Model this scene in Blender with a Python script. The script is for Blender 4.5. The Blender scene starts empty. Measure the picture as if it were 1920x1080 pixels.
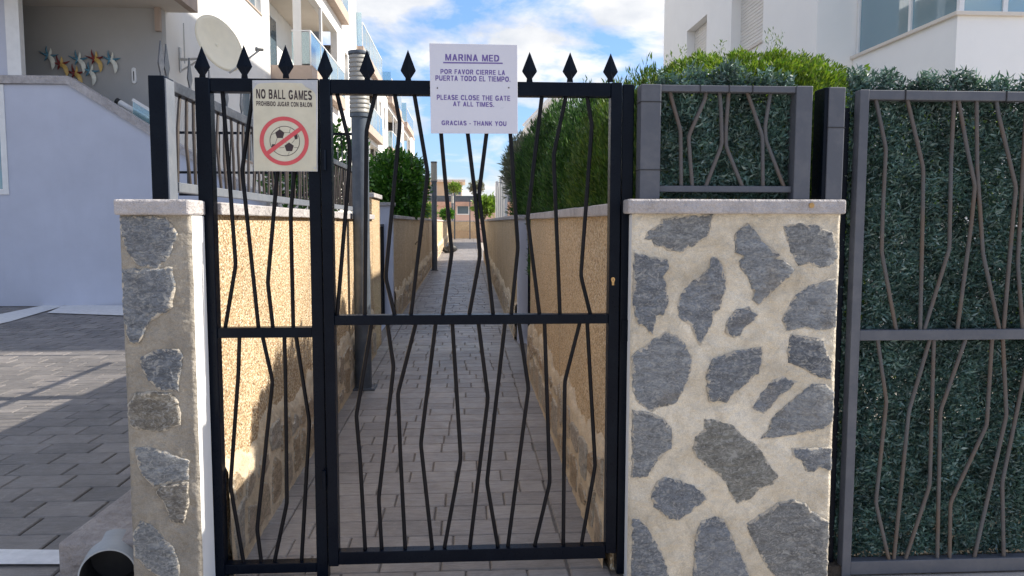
import bpy, bmesh, math, random
import numpy as np
from mathutils import Vector, Matrix, noise as mnoise
random.seed(7); rng = np.random.default_rng(7)
S = bpy.context.scene; COL = S.collection
# ------------------------------------------------------------------ camera
F = 1450.0; YAW = 0.0595; PITCH = 0.0845; ROLL = 0.0015; H = 1.525; D0 = 3.25
fw = Vector((math.sin(YAW)*math.cos(PITCH), math.cos(YAW)*math.cos(PITCH), -math.sin(PITCH)))
rt = Vector((math.cos(YAW), -math.sin(YAW), 0)); up = rt.cross(fw)
rt, up = rt*math.cos(ROLL)+up*math.sin(ROLL), up*math.cos(ROLL)-rt*math.sin(ROLL)
cd = bpy.data.cameras.new('camera'); cam = bpy.data.objects.new('camera', cd); COL.objects.link(cam)
cd.sensor_width = 36; cd.lens = 36*F/1920; cd.clip_start = .05; cd.clip_end = 3000
CP = Vector((0, -D0, H))
cam.matrix_world = Matrix.Translation(CP) @ Matrix((rt, up, -fw)).transposed().to_4x4()
S.camera = cam
# ------------------------------------------------------------------ exposure, sky, sun
S.view_settings.view_transform = 'Standard'; S.view_settings.look = 'None'
S.view_settings.gamma = 1; S.view_settings.use_curve_mapping = False
S.view_settings.exposure = 1.8
SUN = Vector((1, .03, .775)).normalized()
W = bpy.data.worlds.new('World'); S.world = W; W.use_nodes = True
def build_world():
    nt = W.node_tree; nt.nodes.clear(); N = nt.nodes.new; L = nt.links.new
    out = N('ShaderNodeOutputWorld'); bg = N('ShaderNodeBackground'); L(bg.outputs[0], out.inputs[0])
    sky = N('ShaderNodeTexSky'); sky.sky_type = 'NISHITA'; sky.sun_disc = False
    sky.sun_elevation = math.asin(SUN.z); sky.sun_rotation = math.atan2(SUN.x, SUN.y)
    sky.air_density = 1.0; sky.dust_density = .6; sky.ozone_density = 1.6
    tc = N('ShaderNodeTexCoord'); sep = N('ShaderNodeSeparateXYZ'); L(tc.outputs['Generated'], sep.inputs[0])
    # project the direction onto a cloud layer
    ad = N('ShaderNodeMath'); ad.operation = 'MAXIMUM'; L(sep.outputs[2], ad.inputs[0]); ad.inputs[1].default_value = 0
    a2 = N('ShaderNodeMath'); a2.operation = 'ADD'; L(ad.outputs[0], a2.inputs[0]); a2.inputs[1].default_value = .30
    dv = N('ShaderNodeVectorMath'); dv.operation = 'DIVIDE'; L(tc.outputs['Generated'], dv.inputs[0])
    cb = N('ShaderNodeCombineXYZ'); [L(a2.outputs[0], cb.inputs[i]) for i in range(3)]; L(cb.outputs[0], dv.inputs[1])
    mp = N('ShaderNodeMapping'); L(dv.outputs[0], mp.inputs[0]); mp.inputs['Location'].default_value = (3.3, 1.2, 0)
    nz = N('ShaderNodeTexNoise'); L(mp.outputs[0], nz.inputs[0]); nz.inputs['Scale'].default_value = 2.3; nz.inputs['Detail'].default_value = 9
    nz.inputs['Roughness'].default_value = .58; nz.inputs['Distortion'].default_value = .35
    cr = N('ShaderNodeValToRGB'); L(nz.outputs[0], cr.inputs[0]); cr.color_ramp.elements[0].position = .43; cr.color_ramp.elements[1].position = .56
    nz2 = N('ShaderNodeTexNoise'); L(mp.outputs[0], nz2.inputs[0]); nz2.inputs['Scale'].default_value = 6; nz2.inputs['Detail'].default_value = 6
    cc = N('ShaderNodeValToRGB'); L(nz2.outputs[0], cc.inputs[0])
    cc.color_ramp.elements[0].color = (2.05, 2.2, 2.45, 1); cc.color_ramp.elements[1].color = (3.5, 3.42, 3.35, 1)
    cc.color_ramp.elements[0].position = .3; cc.color_ramp.elements[1].position = .7
    tint = N('ShaderNodeMix'); tint.data_type = 'RGBA'; tint.blend_type = 'MULTIPLY'; tint.inputs[0].default_value = 1
    L(sky.outputs[0], tint.inputs[6])
    hz = N('ShaderNodeValToRGB'); L(sep.outputs[2], hz.inputs[0]); hz.color_ramp.elements[0].color = (.34, .40, .54, 1); hz.color_ramp.elements[1].color = (.48, .59, .76, 1); hz.color_ramp.elements[1].position = .35
    L(hz.outputs[0], tint.inputs[7])
    mx = N('ShaderNodeMix'); mx.data_type = 'RGBA'
    L(cr.outputs[0], mx.inputs[0]); L(tint.outputs[2], mx.inputs[6]); L(cc.outputs[0], mx.inputs[7])
    L(mx.outputs[2], bg.inputs[0]); bg.inputs[1].default_value = .1
build_world()
ld = bpy.data.lights.new('sun', 'SUN'); ld.energy = 2.4; ld.angle = math.radians(.53); ld.color = (1, .93, .82)
sun = bpy.data.objects.new('sun', ld); COL.objects.link(sun); sun.rotation_euler = SUN.to_track_quat('Z', 'Y').to_euler()

# ------------------------------------------------------------------ sight lines: where a ray meets a known plane
def ray(px, py):
    return (fw + rt*((px-960)/F) + up*((540-py)/F))
def on_y(px, py, Y):
    r = ray(px, py); t = (Y-CP.y)/r.y; return CP + r*t
def on_x(px, py, X):
    r = ray(px, py); t = (X-CP.x)/r.x; return CP + r*t
SL = .0105
def on_g(px, py, s=0.0):
    r = ray(px, py); t = (s*(-CP.y) + 0)  # plane z = s*y
    t = (s*CP.y-CP.z)/(r.z-s*r.y); return CP + r*t
def zg(y): return SL*y if y > 0 else 0.0

# ------------------------------------------------------------------ materials
class NT:
    def __init__(s, name):
        s.m = bpy.data.materials.new(name); s.m.use_nodes = True; s.t = s.m.node_tree
        s.p = s.t.nodes['Principled BSDF']; s.out = s.t.nodes['Material Output']; s.tc = None; s.vec = None
    def n(s, ty, **k):
        x = s.t.nodes.new(ty)
        for a, b in k.items(): setattr(x, a, b)
        return x
    def l(s, a, b): s.t.links.new(a, b)
    def co(s, scale=(1, 1, 1), world=False):
        if world: src = s.n('ShaderNodeNewGeometry').outputs['Position']
        else: src = s.n('ShaderNodeTexCoord').outputs['Object']
        m = s.n('ShaderNodeMapping'); s.l(src, m.inputs[0]); m.inputs['Scale'].default_value = scale; return m.outputs[0]
    def noise(s, sc, det=5, rough=.6, scale=(1, 1, 1), world=False, dist=0):
        x = s.n('ShaderNodeTexNoise'); s.l(s.co(scale, world), x.inputs[0]); x.inputs['Scale'].default_value = sc
        x.inputs['Detail'].default_value = det; x.inputs['Roughness'].default_value = rough; x.inputs['Distortion'].default_value = dist
        return x.outputs[0]
    def ramp(s, fac, stops):
        r = s.n('ShaderNodeValToRGB'); s.l(fac, r.inputs[0]); e = r.color_ramp.elements
        while len(e) < len(stops): e.new(.5)
        for i, (p, c) in enumerate(stops):
            e[i].position = p; e[i].color = (c, c, c, 1) if isinstance(c, (int, float)) else (*c, 1)
        return r.outputs[0]
    def mix(s, fac, a, b, mode='MIX'):
        x = s.n('ShaderNodeMix', data_type='RGBA', blend_type=mode)
        for v, i in ((fac, 0), (a, 6), (b, 7)):
            if isinstance(v, (int, float)): x.inputs[i].default_value = v if i == 0 else (v, v, v, 1)
            elif isinstance(v, tuple): x.inputs[i].default_value = (*v, 1)
            else: s.l(v, x.inputs[i])
        return x.outputs[2]
    def math(s, op, a, b=0):
        x = s.n('ShaderNodeMath', operation=op)
        for v, i in ((a, 0), (b, 1)):
            if isinstance(v, (int, float)): x.inputs[i].default_value = v
            else: s.l(v, x.inputs[i])
        return x.outputs[0]
    def rnd(s):
        a = s.n('ShaderNodeObjectInfo').outputs['Random']; b = s.n('ShaderNodeNewGeometry').outputs['Random Per Island']
        return s.math('FRACT', s.math('ADD', a, b))
    def bump(s, h, dist, strength=1.0, prev=None):
        b = s.n('ShaderNodeBump'); b.inputs['Strength'].default_value = strength; b.inputs['Distance'].default_value = dist
        s.l(h, b.inputs['Height'])
        if prev is not None: s.l(prev, b.inputs['Normal'])
        s.l(b.outputs[0], s.p.inputs['Normal']); return b.outputs[0]
    def col(s, c):
        if isinstance(c, tuple): s.p.inputs['Base Color'].default_value = (*c, 1)
        else: s.l(c, s.p.inputs['Base Color'])
    def rough(s, r):
        if isinstance(r, (int, float)): s.p.inputs['Roughness'].default_value = r
        else: s.l(r, s.p.inputs['Roughness'])
def mat_plain(name, c, rough=.6, var=.12, sc=8, bump=0, bsc=60, metal=0, rv=0):
    t = NT(name); nz = t.noise(sc, 6, world=True)
    lo = tuple(x*(1-var) for x in c); hi = tuple(min(1, x*(1+var)) for x in c)
    base = t.ramp(nz, [(.3, lo), (.7, hi)])
    if rv: base = t.mix(1.0, base, t.ramp(t.rnd(), [(0, 1-rv), (1, 1+rv)]), 'MULTIPLY')
    t.col(base); t.rough(t.ramp(t.noise(sc*3, 4, world=True), [(.3, max(.02, rough-.08)), (.7, min(1, rough+.08))])); t.p.inputs['Metallic'].default_value = metal
    if bump: t.bump(t.noise(bsc, 6, world=True), bump)
    return t.m
def mat_paint(name, c, dust=(.3, .29, .28), amt=.25, rough=.35, rust=None, spec=.45):
    t = NT(name); t.p.inputs['Specular IOR Level'].default_value = spec
    n1 = t.noise(9, 8, .7, world=True); n2 = t.noise(90, 4, .7, world=True)
    f = t.math('MULTIPLY', t.ramp(n1, [(.45, 0.0), (.8, 1.0)]), amt)
    c1 = t.mix(f, c, dust)
    chips = t.ramp(t.noise(33, 7, .8, world=True), [(.70, 0.0), (.76, 1.0)])
    c2 = t.mix(t.math('MULTIPLY', chips, .6), c1, (.35, .34, .33))
    if rust:
        c2 = t.mix(t.ramp(t.noise(6, 6, .7, scale=(1, 1, .4), world=True), [(.42, 0.0), (.62, .8)]), c2, rust)
    t.col(c2); t.rough(t.ramp(n2, [(.3, rough-.07), (.7, rough+.14)]))
    t.bump(n2, .0006, .6); return t.m
M = {}
M['black'] = mat_paint('black_paint', (.0008, .0030, .0085), (.022, .034, .048), .14, .30, spec=.12)
M['barblack'] = mat_paint('bar_paint', (.004, .0045, .007), (.05, .04, .04), .2, .36, spec=.16)
M['grey_paint'] = mat_paint('grey_paint', (.075, .082, .10), (.16, .16, .17), .5, .5)
M['grey_bar'] = mat_paint('weathered_bar', (.075, .077, .082), (.16, .155, .15), .4, .6, (.115, .078, .052))
M['galv'] = mat_plain('galvanised', (.42, .43, .44), .45, .25, 20, .0005, 80)
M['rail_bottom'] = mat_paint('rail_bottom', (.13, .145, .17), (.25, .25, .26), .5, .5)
M['side_rail'] = mat_paint('side_rail', (.03, .035, .045), (.2, .2, .22), .4, .4)
M['brownbar'] = mat_paint('brown_bar', (.035, .028, .025), (.16, .12, .1), .4, .5)
def pebble(name):
    t = NT(name)
    v = t.n('ShaderNodeTexVoronoi', feature='F1'); t.l(t.co((1, 1, 1), True), v.inputs[0]); v.inputs['Scale'].default_value = 105
    sp = t.n('ShaderNodeSeparateColor'); t.l(v.outputs['Color'], sp.inputs[0])
    c = t.ramp(sp.outputs[0], [(0, (.26, .15, .075)), (.18, (.44, .29, .15)), (.45, (.62, .44, .245)), (.75, (.72, .55, .34)), (1, (.84, .74, .56))])
    c = t.mix(1.0, c, t.ramp(t.noise(1.6, 5, .6, world=True), [(.3, .86), (.7, 1.08)]), 'MULTIPLY')
    gap = t.ramp(v.outputs['Distance'], [(.45, 0.0), (.8, 1.0)])
    c = t.mix(t.math('MULTIPLY', gap, .55), c, (.28, .19, .11))
    t.col(c); t.rough(.75)
    h = t.math('SUBTRACT', 1.0, v.outputs['Distance']); t.bump(h, .007, 1.0); return t.m
M['pebble'] = pebble('pebbledash')
def mortar(name, a, b):
    t = NT(name)
    n = t.noise(5, 8, .65, world=True); c = t.ramp(n, [(.3, a), (.68, b)])
    st = t.ramp(t.noise(2.2, 5, .7, world=True, dist=1), [(.42, 0.0), (.68, .75)])
    c = t.mix(st, c, tuple(x*.8 for x in a))
    c = t.mix(1.0, c, t.ramp(t.noise(11, 9, .75, world=True, dist=.8), [(.32, .8), (.5, 1.0), (.68, 1.14)]), 'MULTIPLY')
    gr = t.ramp(t.noise(260, 2, .5, world=True), [(.35, .86), (.65, 1.08)])
    c = t.mix(1.0, c, gr, 'MULTIPLY'); t.col(c); t.rough(.9)
    b1 = t.bump(t.noise(18, 7, .6, world=True), .035, 1.0); t.bump(t.noise(300, 3, .6, world=True), .0012, .6, b1); return t.m
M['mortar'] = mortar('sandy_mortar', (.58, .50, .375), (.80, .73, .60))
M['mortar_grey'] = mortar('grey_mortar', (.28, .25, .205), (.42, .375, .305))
M['joint_strip'] = mortar('joint_strip', (.45, .36, .26), (.58, .48, .36))
M['mortar_tan'] = mortar('tan_mortar', (.62, .49, .33), (.76, .63, .45))
def slate(name, cols, warm=.25, wc=(.27, .20, .11), fc=(.50, .49, .46), gc=(.42, .43, .44)):
    t = NT(name)
    r = t.rnd(); base = t.ramp(r, cols)
    lay = t.noise(14, 9, .72, scale=(1, 1, 2.4), world=False, dist=.6)
    c = t.mix(1.0, base, t.ramp(lay, [(.25, .5), (.5, .95), (.75, 1.5)]), 'MULTIPLY')
    c = t.mix(1.0, c, t.ramp(t.noise(55, 6, .7, scale=(1, 1, 1.7), dist=1.2), [(.35, .62), (.5, 1.0), (.65, 1.38)]), 'MULTIPLY')
    fl = t.ramp(t.noise(30, 8, .72, scale=(1, 1, 1.5), dist=2.0), [(.50, 0.0), (.585, .6), (.70, .95)])
    c = t.mix(fl, c, fc)
    c = t.mix(t.ramp(t.noise(3, 4, .6), [(.55, 0.0), (.72, .35)]), c, gc)
    ws = t.ramp(t.noise(4.5, 5, .6), [(.58, 0.0), (.76, warm*2)])
    c = t.mix(ws, c, wc)
    at = t.n('ShaderNodeAttribute', attribute_name='rim')
    e = t.math('ADD', t.math('MULTIPLY', at.outputs['Fac'], .27), t.noise(30, 7, .7, dist=.8))
    c = t.mix(t.ramp(e, [(.74, 0.0), (.775, .95)]), c, (.66, .59, .48))
    t.col(c); t.rough(.72)
    b1 = t.bump(t.noise(11, 10, .72, scale=(1, 1, 2.2), dist=.5), .05, 1.0); t.bump(t.noise(140, 6, .7), .002, .8, b1); return t.m
M['slate'] = slate('slate', [(0, (.14, .156, .178)), (.3, (.24, .262, .29)), (.55, (.18, .198, .222)), (.8, (.28, .298, .315)), (1, (.21, .212, .205))], .22)
M['slate_ochre'] = slate('slate_ochre', [(0, (.25, .245, .215)), (1, (.27, .255, .21))], .6, (.36, .24, .10))
M['slate_brown'] = slate('brown_stone', [(0, (.20, .185, .16)), (.5, (.25, .22, .17)), (1, (.22, .20, .17))], .35)
M['cladding'] = slate('cladding_stone', [(0, (.44, .32, .20)), (.3, (.56, .42, .27)), (.55, (.46, .42, .36)), (.75, (.48, .31, .17)), (1, (.52, .44, .34))], .3, (.42, .27, .14), (.64, .52, .37), (.50, .38, .25))
M['coping'] = mortar('coping_concrete', (.42, .39, .385), (.52, .49, .48))
def paver(name, cols, world_stain=True):
    t = NT(name)
    c = t.ramp(t.rnd(), cols)
    c = t.mix(1.0, c, t.ramp(t.noise(1.1, 7, .65, world=True, dist=.5), [(.3, .72), (.7, 1.22)]), 'MULTIPLY')
    c = t.mix(1.0, c, t.ramp(t.noise(26, 8, .75, scale=(.45, 1.6, 1), world=True), [(.3, .72), (.7, 1.25)]), 'MULTIPLY')
    wh = t.ramp(t.noise(7, 10, .8, world=True, dist=2.5), [(.56, 0.0), (.64, .4), (.72, 0.0)])
    c = t.mix(wh, c, (.42, .38, .34)); c = t.mix(t.ramp(t.noise(2.6, 6, .7, world=True, dist=1.5), [(.5, 0.0), (.72, .45)]), c, (.17, .152, .14))
    t.col(c); t.rough(t.ramp(t.noise(9, 6, world=True), [(.3, .34), (.7, .58)]))
    b1 = t.bump(t.noise(30, 8, .7, scale=(.35, 1.4, 1), world=True), .009, .75); t.bump(t.noise(220, 4, world=True), .0012, .5, b1); return t.m
M['paver'] = paver('path_paver', [(0, (.23, .21, .198)), (.5, (.275, .252, .238)), (1, (.325, .30, .282))])
M['dpaver'] = paver('driveway_paver', [(0, (.135, .125, .117)), (.5, (.17, .156, .145)), (1, (.215, .195, .18))])
M['path_joint'] = mat_plain('path_joint', (.19, .17, .155), .95, .25, 20, .004, 90)
M['joint'] = mat_plain('joint_dirt', (.10, .088, .078), .95, .3, 30, .004, 90)
M['asphalt'] = mat_plain('pavement_base', (.42, .375, .33), .9, .2, 3, .003, 120)
M['road_white'] = mat_plain('road_paint', (.66, .66, .66), .6, .14, 14, .002, 70)
def render_wall(name, c, var=.05, stain=.12):
    t = NT(name); n = t.noise(1.3, 7, .65, world=True)
    b = t.ramp(n, [(.3, tuple(x*(1-var) for x in c)), (.7, tuple(min(.95, x*(1+var)) for x in c))])
    dr = t.ramp(t.noise(3, 6, .7, scale=(1, 1, .12), world=True), [(.55, 0.0), (.8, stain)])
    b = t.mix(dr, b, tuple(x*.55 for x in c)); t.col(b); t.rough(.85)
    t.bump(t.noise(150, 4, .6, world=True), .0015, .6); return t.m
M['white'] = render_wall('white_render', (.70, .685, .655))
M['white_r'] = render_wall('offwhite_render', (.86, .845, .81), .03, .05)
M['lavender'] = render_wall('lavender_render', (.50, .52, .60), .06, .1)
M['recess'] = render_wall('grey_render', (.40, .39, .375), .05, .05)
M['fascia'] = render_wall('stone_fascia', (.42, .33, .27), .15, .2)
M['soffit'] = render_wall('soffit_render', (.68, .62, .54), .04, .05)
M['pink'] = render_wall('pink_render', (.62, .42, .34), .08, .1)
M['peach'] = render_wall('peach_render', (.68, .54, .38), .08, .1)
M['wframe'] = mat_plain('white_frame', (.75, .74, .72), .4, .05)
M['shutter'] = mat_plain('shutter', (.66, .63, .58), .5, .04)
def glassm(name, tint, tr=.55, rough=.03):
    t = NT(name); t.t.nodes.remove(t.p)
    g = t.n('ShaderNodeBsdfGlossy'); g.inputs[0].default_value = (.9, .95, 1, 1); g.inputs['Roughness'].default_value = rough
    a = t.n('ShaderNodeBsdfTransparent'); a.inputs[0].default_value = (*tint, 1)
    d = t.n('ShaderNodeBsdfDiffuse'); d.inputs[0].default_value = (tint[0]*.55, tint[1]*.75, tint[2]*.8, 1)
    fr = t.n('ShaderNodeFresnel'); fr.inputs[0].default_value = 1.6
    m1 = t.n('ShaderNodeMixShader'); m1.inputs[0].default_value = 1-tr; t.l(a.outputs[0], m1.inputs[1]); t.l(d.outputs[0], m1.inputs[2])
    m2 = t.n('ShaderNodeMixShader'); t.l(t.math('ADD', fr.outputs[0], .08), m2.inputs[0]); t.l(m1.outputs[0], m2.inputs[1]); t.l(g.outputs[0], m2.inputs[2])
    t.l(m2.outputs[0], t.out.inputs[0]); return t.m
M['glass'] = glassm('balcony_glass', (.76, .87, .88), .72)
M['window'] = mat_plain('window_pane', (.10, .14, .17), .06, .1)
M['bigglass'] = glassm('window_glass', (.5, .62, .68), .45)
def leafm(name, stops, trans=.25, rough=.5, lo=.7, hi=1.35, sc=3.5):
    t = NT(name)
    c = t.ramp(t.rnd(), stops)
    c = t.mix(1.0, c, t.ramp(t.noise(sc, 5, .65, world=True), [(.32, lo), (.68, hi)]), 'MULTIPLY')
    t.col(c); t.rough(rough)
    tl = t.n('ShaderNodeBsdfTranslucent'); t.l(t.mix(1.0, c, (1.3, 1.5, .7), 'MULTIPLY'), tl.inputs[0])
    ms = t.n('ShaderNodeMixShader'); ms.inputs[0].default_value = trans
    t.l(t.p.outputs[0], ms.inputs[1]); t.l(tl.outputs[0], ms.inputs[2]); t.l(ms.outputs[0], t.out.inputs[0]); return t.m
M['faux'] = leafm('artificial_leaf', [(0, (.035, .075, .066)), (.4, (.058, .118, .102)), (.7, (.092, .165, .145)), (.9, (.135, .21, .19)), (1, (.24, .31, .29))], .12, .42, .45, 1.6, 9)
M['faux_twig'] = mat_plain('artificial_twig', (.07, .065, .05), .8)
M['conifer'] = leafm('conifer_leaf', [(0, (.05, .10, .014)), (.5, (.09, .15, .018)), (1, (.17, .205, .03))], .35, .6)
M['conifer_mid'] = leafm('conifer_mid_leaf', [(0, (.03, .07, .012)), (.6, (.06, .115, .018)), (1, (.12, .165, .03))], .3, .6)
M['cypress'] = leafm('cypress_leaf', [(0, (.016, .048, .012)), (.6, (.034, .088, .018)), (1, (.07, .14, .028))], .3, .6)
M['citrus'] = leafm('citrus_leaf', [(0, (.025, .085, .014)), (.6, (.06, .16, .025)), (1, (.13, .26, .045))], .3, .35)
M['lime'] = leafm('lime_leaf', [(0, (.10, .18, .03)), (1, (.2, .28, .06))], .3, .5)
M['dryleaf'] = leafm('dry_leaf', [(0, (.12, .13, .10)), (1, (.2, .2, .15))], .2, .6)
M['bark'] = mat_plain('bark', (.12, .09, .065), .9, .3, 20, .01, 40)
M['lamp'] = mat_paint('lamp_post_paint', (.065, .08, .10), (.2, .22, .25), .4, .42)
M['lamphead'] = mat_plain('lamp_diffuser', (.30, .285, .25), .45, .05)
M['dish'] = mat_plain('dish_enamel', (.86, .765, .57), .5, .04, 5)
M['steel'] = mat_plain('steel', (.5, .5, .5), .35, .1, metal=.6)
M['pvc'] = mat_plain('grey_plastic', (.33, .345, .35), .45, .12, 10, .001, 60)
M['kerb'] = mortar('kerb_concrete', (.34, .30, .275), (.46, .41, .38))
M['dark_ground'] = mat_plain('dark_ground', (.045, .035, .026), .95, .3, 20, .01, 60)
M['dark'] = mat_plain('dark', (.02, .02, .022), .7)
M['bag'] = mat_plain('black_cloth', (.018, .018, .02), .55, .3, 12, .004, 30)
M['brass'] = mat_plain('brass', (.45, .28, .12), .35, .2, 40, metal=.8)
M['terra'] = mat_plain('terracotta', (.50, .30, .22), .8, .2, 3)
M['red'] = mat_plain('red_metal', (.22, .03, .03), .45); M['blue'] = mat_plain('blue_metal', (.10, .27, .38), .45)
M['orange'] = mat_plain('ochre_metal', (.60, .40, .12), .45); M['cream'] = mat_plain('cream_metal', (.70, .70, .62), .45)
M['sign_white'] = mat_plain('sign_plastic', (.60, .60, .66), .35, .03, 5)
M['purple'] = mat_plain('purple_print', (.13, .085, .30), .5, .1, 60)
M['print_black'] = mat_plain('black_print', (.035, .02, .022), .6, .3, 80)
M['print_red'] = mat_plain('red_print', (.56, .075, .085), .55, .08, 50)
def poster():
    t = NT('yellowed_sheet')
    c = t.ramp(t.noise(14, 7, .65, world=True), [(.3, (.50, .47, .36)), (.7, (.60, .56, .43))])
    c = t.mix(t.ramp(t.noise(7, 5, .6, world=True, dist=1.0), [(.55, 0.0), (.75, .45)]), c, (.50, .38, .24)); t.col(c); t.rough(.45); return t.m
M['poster'] = poster()

# ------------------------------------------------------------------ mesh helpers
class MB:
    def __init__(s): s.v = []; s.f = []
    def add(s, vs, fs):
        o = len(s.v); s.v += [tuple(v) for v in vs]; s.f += [tuple(i+o for i in f) for f in fs]; return s
    def box(s, x0, x1, y0, y1, z0, z1):
        x0, x1 = min(x0, x1), max(x0, x1); y0, y1 = min(y0, y1), max(y0, y1); z0, z1 = min(z0, z1), max(z0, z1)
        return s.add([(x0, y0, z0), (x1, y0, z0), (x1, y1, z0), (x0, y1, z0), (x0, y0, z1), (x1, y0, z1), (x1, y1, z1), (x0, y1, z1)],
                     [(0, 3, 2, 1), (4, 5, 6, 7), (0, 1, 5, 4), (1, 2, 6, 5), (2, 3, 7, 6), (3, 0, 4, 7)])
    def bar(s, a, b, w, h=None, upv=(0, 0, 1)):
        a = Vector(a); b = Vector(b); h = h or w; d = (b-a).normalized(); u = Vector(upv)
        if abs(d.dot(u)) > .95: u = Vector((0, 1, 0))
        r = d.cross(u).normalized()*w/2; u = r.cross(d).normalized()*h/2
        vs = [p+q for p in (a, b) for q in (-r-u, r-u, r+u, -r+u)]
        return s.add(vs, [(0, 3, 2, 1), (4, 5, 6, 7), (0, 1, 5, 4), (1, 2, 6, 5), (2, 3, 7, 6), (3, 0, 4, 7)])
    def tube(s, pts, r, n=8, caps=True):
        pts = [Vector(p) for p in pts]; rings = []; k = len(pts); rr = r if isinstance(r, (list, tuple)) else [r]*k
        base = None
        for i in range(k):
            d = (pts[min(i+1, k-1)]-pts[max(i-1, 0)]).normalized()
            u = Vector((0, 1, 0)) if abs(d.y) < .9 else Vector((1, 0, 0))
            a = d.cross(u).normalized(); b = a.cross(d)
            rings.append([pts[i]+(a*math.cos(2*math.pi*j/n)+b*math.sin(2*math.pi*j/n))*rr[i] for j in range(n)])
        vs = [v for ring in rings for v in ring]; fs = []
        for i in range(k-1):
            for j in range(n):
                fs.append((i*n+j, i*n+(j+1) % n, (i+1)*n+(j+1) % n, (i+1)*n+j))
        if caps: fs += [tuple(range(n))[::-1], tuple((k-1)*n+j for j in range(n))]
        return s.add(vs, fs)
    def prism(s, poly, fn, d0, d1):
        """poly of (a,b); fn(a,b,d) -> xyz ; closed prism between depths d0 and d1"""
        n = len(poly); vs = [fn(a, b, d0) for a, b in poly]+[fn(a, b, d1) for a, b in poly]
        fs = [tuple(range(n)), tuple(range(2*n-1, n-1, -1))]+[(i, (i+1) % n, n+(i+1) % n, n+i) for i in range(n)]
        return s.add(vs, fs)
    def mesh(s, name, mat, bevel=0, smooth=False, seg=2):
        me = bpy.data.meshes.new(name); bm = bmesh.new()
        vv = [bm.verts.new(v) for v in s.v]
        for f in s.f:
            try: bm.faces.new([vv[i] for i in f])
            except ValueError: pass
        bmesh.ops.recalc_face_normals(bm, faces=bm.faces)
        if bevel: bmesh.ops.bevel(bm, geom=[e for e in bm.edges if len(e.link_faces) == 2 and e.calc_face_angle(0) > .5], offset=bevel, segments=seg, affect='EDGES', profile=.5)
        for f in bm.faces: f.smooth = smooth
        bm.to_mesh(me); bm.free(); me.materials.append(M[mat] if isinstance(mat, str) else mat); return me
    def build(s, name, mat, parent=None, bevel=0, smooth=False, label=None, cat=None, group=None, kind=None, seg=2):
        return link(name, s.mesh(name, mat, bevel, smooth, seg), parent, label, cat, group, kind)
def link(name, me, parent=None, label=None, cat=None, group=None, kind=None):
    o = bpy.data.objects.new(name, me); COL.objects.link(o)
    if parent is not None: o.parent = parent; o.matrix_parent_inverse = Matrix.Translation(-Vector(parent.location)) if parent.type == 'EMPTY' and parent.parent is None else Matrix()
    for k, v in (('label', label), ('category', cat), ('group', group), ('kind', kind)):
        if v: o[k] = v
    return o
def thing(name, loc, label, cat, group=None):
    o = bpy.data.objects.new(name, None); COL.objects.link(o); o.location = loc; o.empty_display_size = .1
    o['label'] = label; o['category'] = cat
    if group: o['group'] = group
    return o
def shade_auto(me, ang=.6):
    for p in me.polygons: p.use_smooth = True
    bm = bmesh.new(); bm.from_mesh(me)
    for e in bm.edges:
        if len(e.link_faces) == 2 and e.calc_face_angle(0) > ang: e.smooth = False
    bm.to_mesh(me); bm.free()
def quads_mesh(name, V, mat, quads=True):
    """V: (n,4,3) array of separate quads"""
    n = len(V); k = V.shape[1]; me = bpy.data.meshes.new(name)
    me.vertices.add(n*k); me.vertices.foreach_set('co', V.reshape(-1).astype(np.float32))
    me.loops.add(n*k); me.loops.foreach_set('vertex_index', np.arange(n*k, dtype=np.int32))
    me.polygons.add(n); me.polygons.foreach_set('loop_start', np.arange(0, n*k, k, dtype=np.int32))
    try: me.polygons.foreach_set('loop_total', np.full(n, k, dtype=np.int32))
    except Exception: pass
    me.update(calc_edges=True); me.materials.append(M[mat]); return me
def leaves(P, Dv, Ln, Wd, fold=.35):
    """diamond leaves: two quads meeting at a fold -> returns one bent diamond as quad (base, side, tip, side)"""
    n = len(P); Dv = Dv/np.linalg.norm(Dv, axis=1, keepdims=True)
    R = rng.normal(size=(n, 3)); Sd = np.cross(Dv, R); Sd /= np.linalg.norm(Sd, axis=1, keepdims=True)+1e-9
    Nn = np.cross(Sd, Dv)
    L_ = Ln[:, None]; W_ = Wd[:, None]
    return np.stack([P, P+Dv*L_*.45+Sd*W_+Nn*W_*fold, P+Dv*L_, P+Dv*L_*.45-Sd*W_+Nn*W_*fold], 1)
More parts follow.
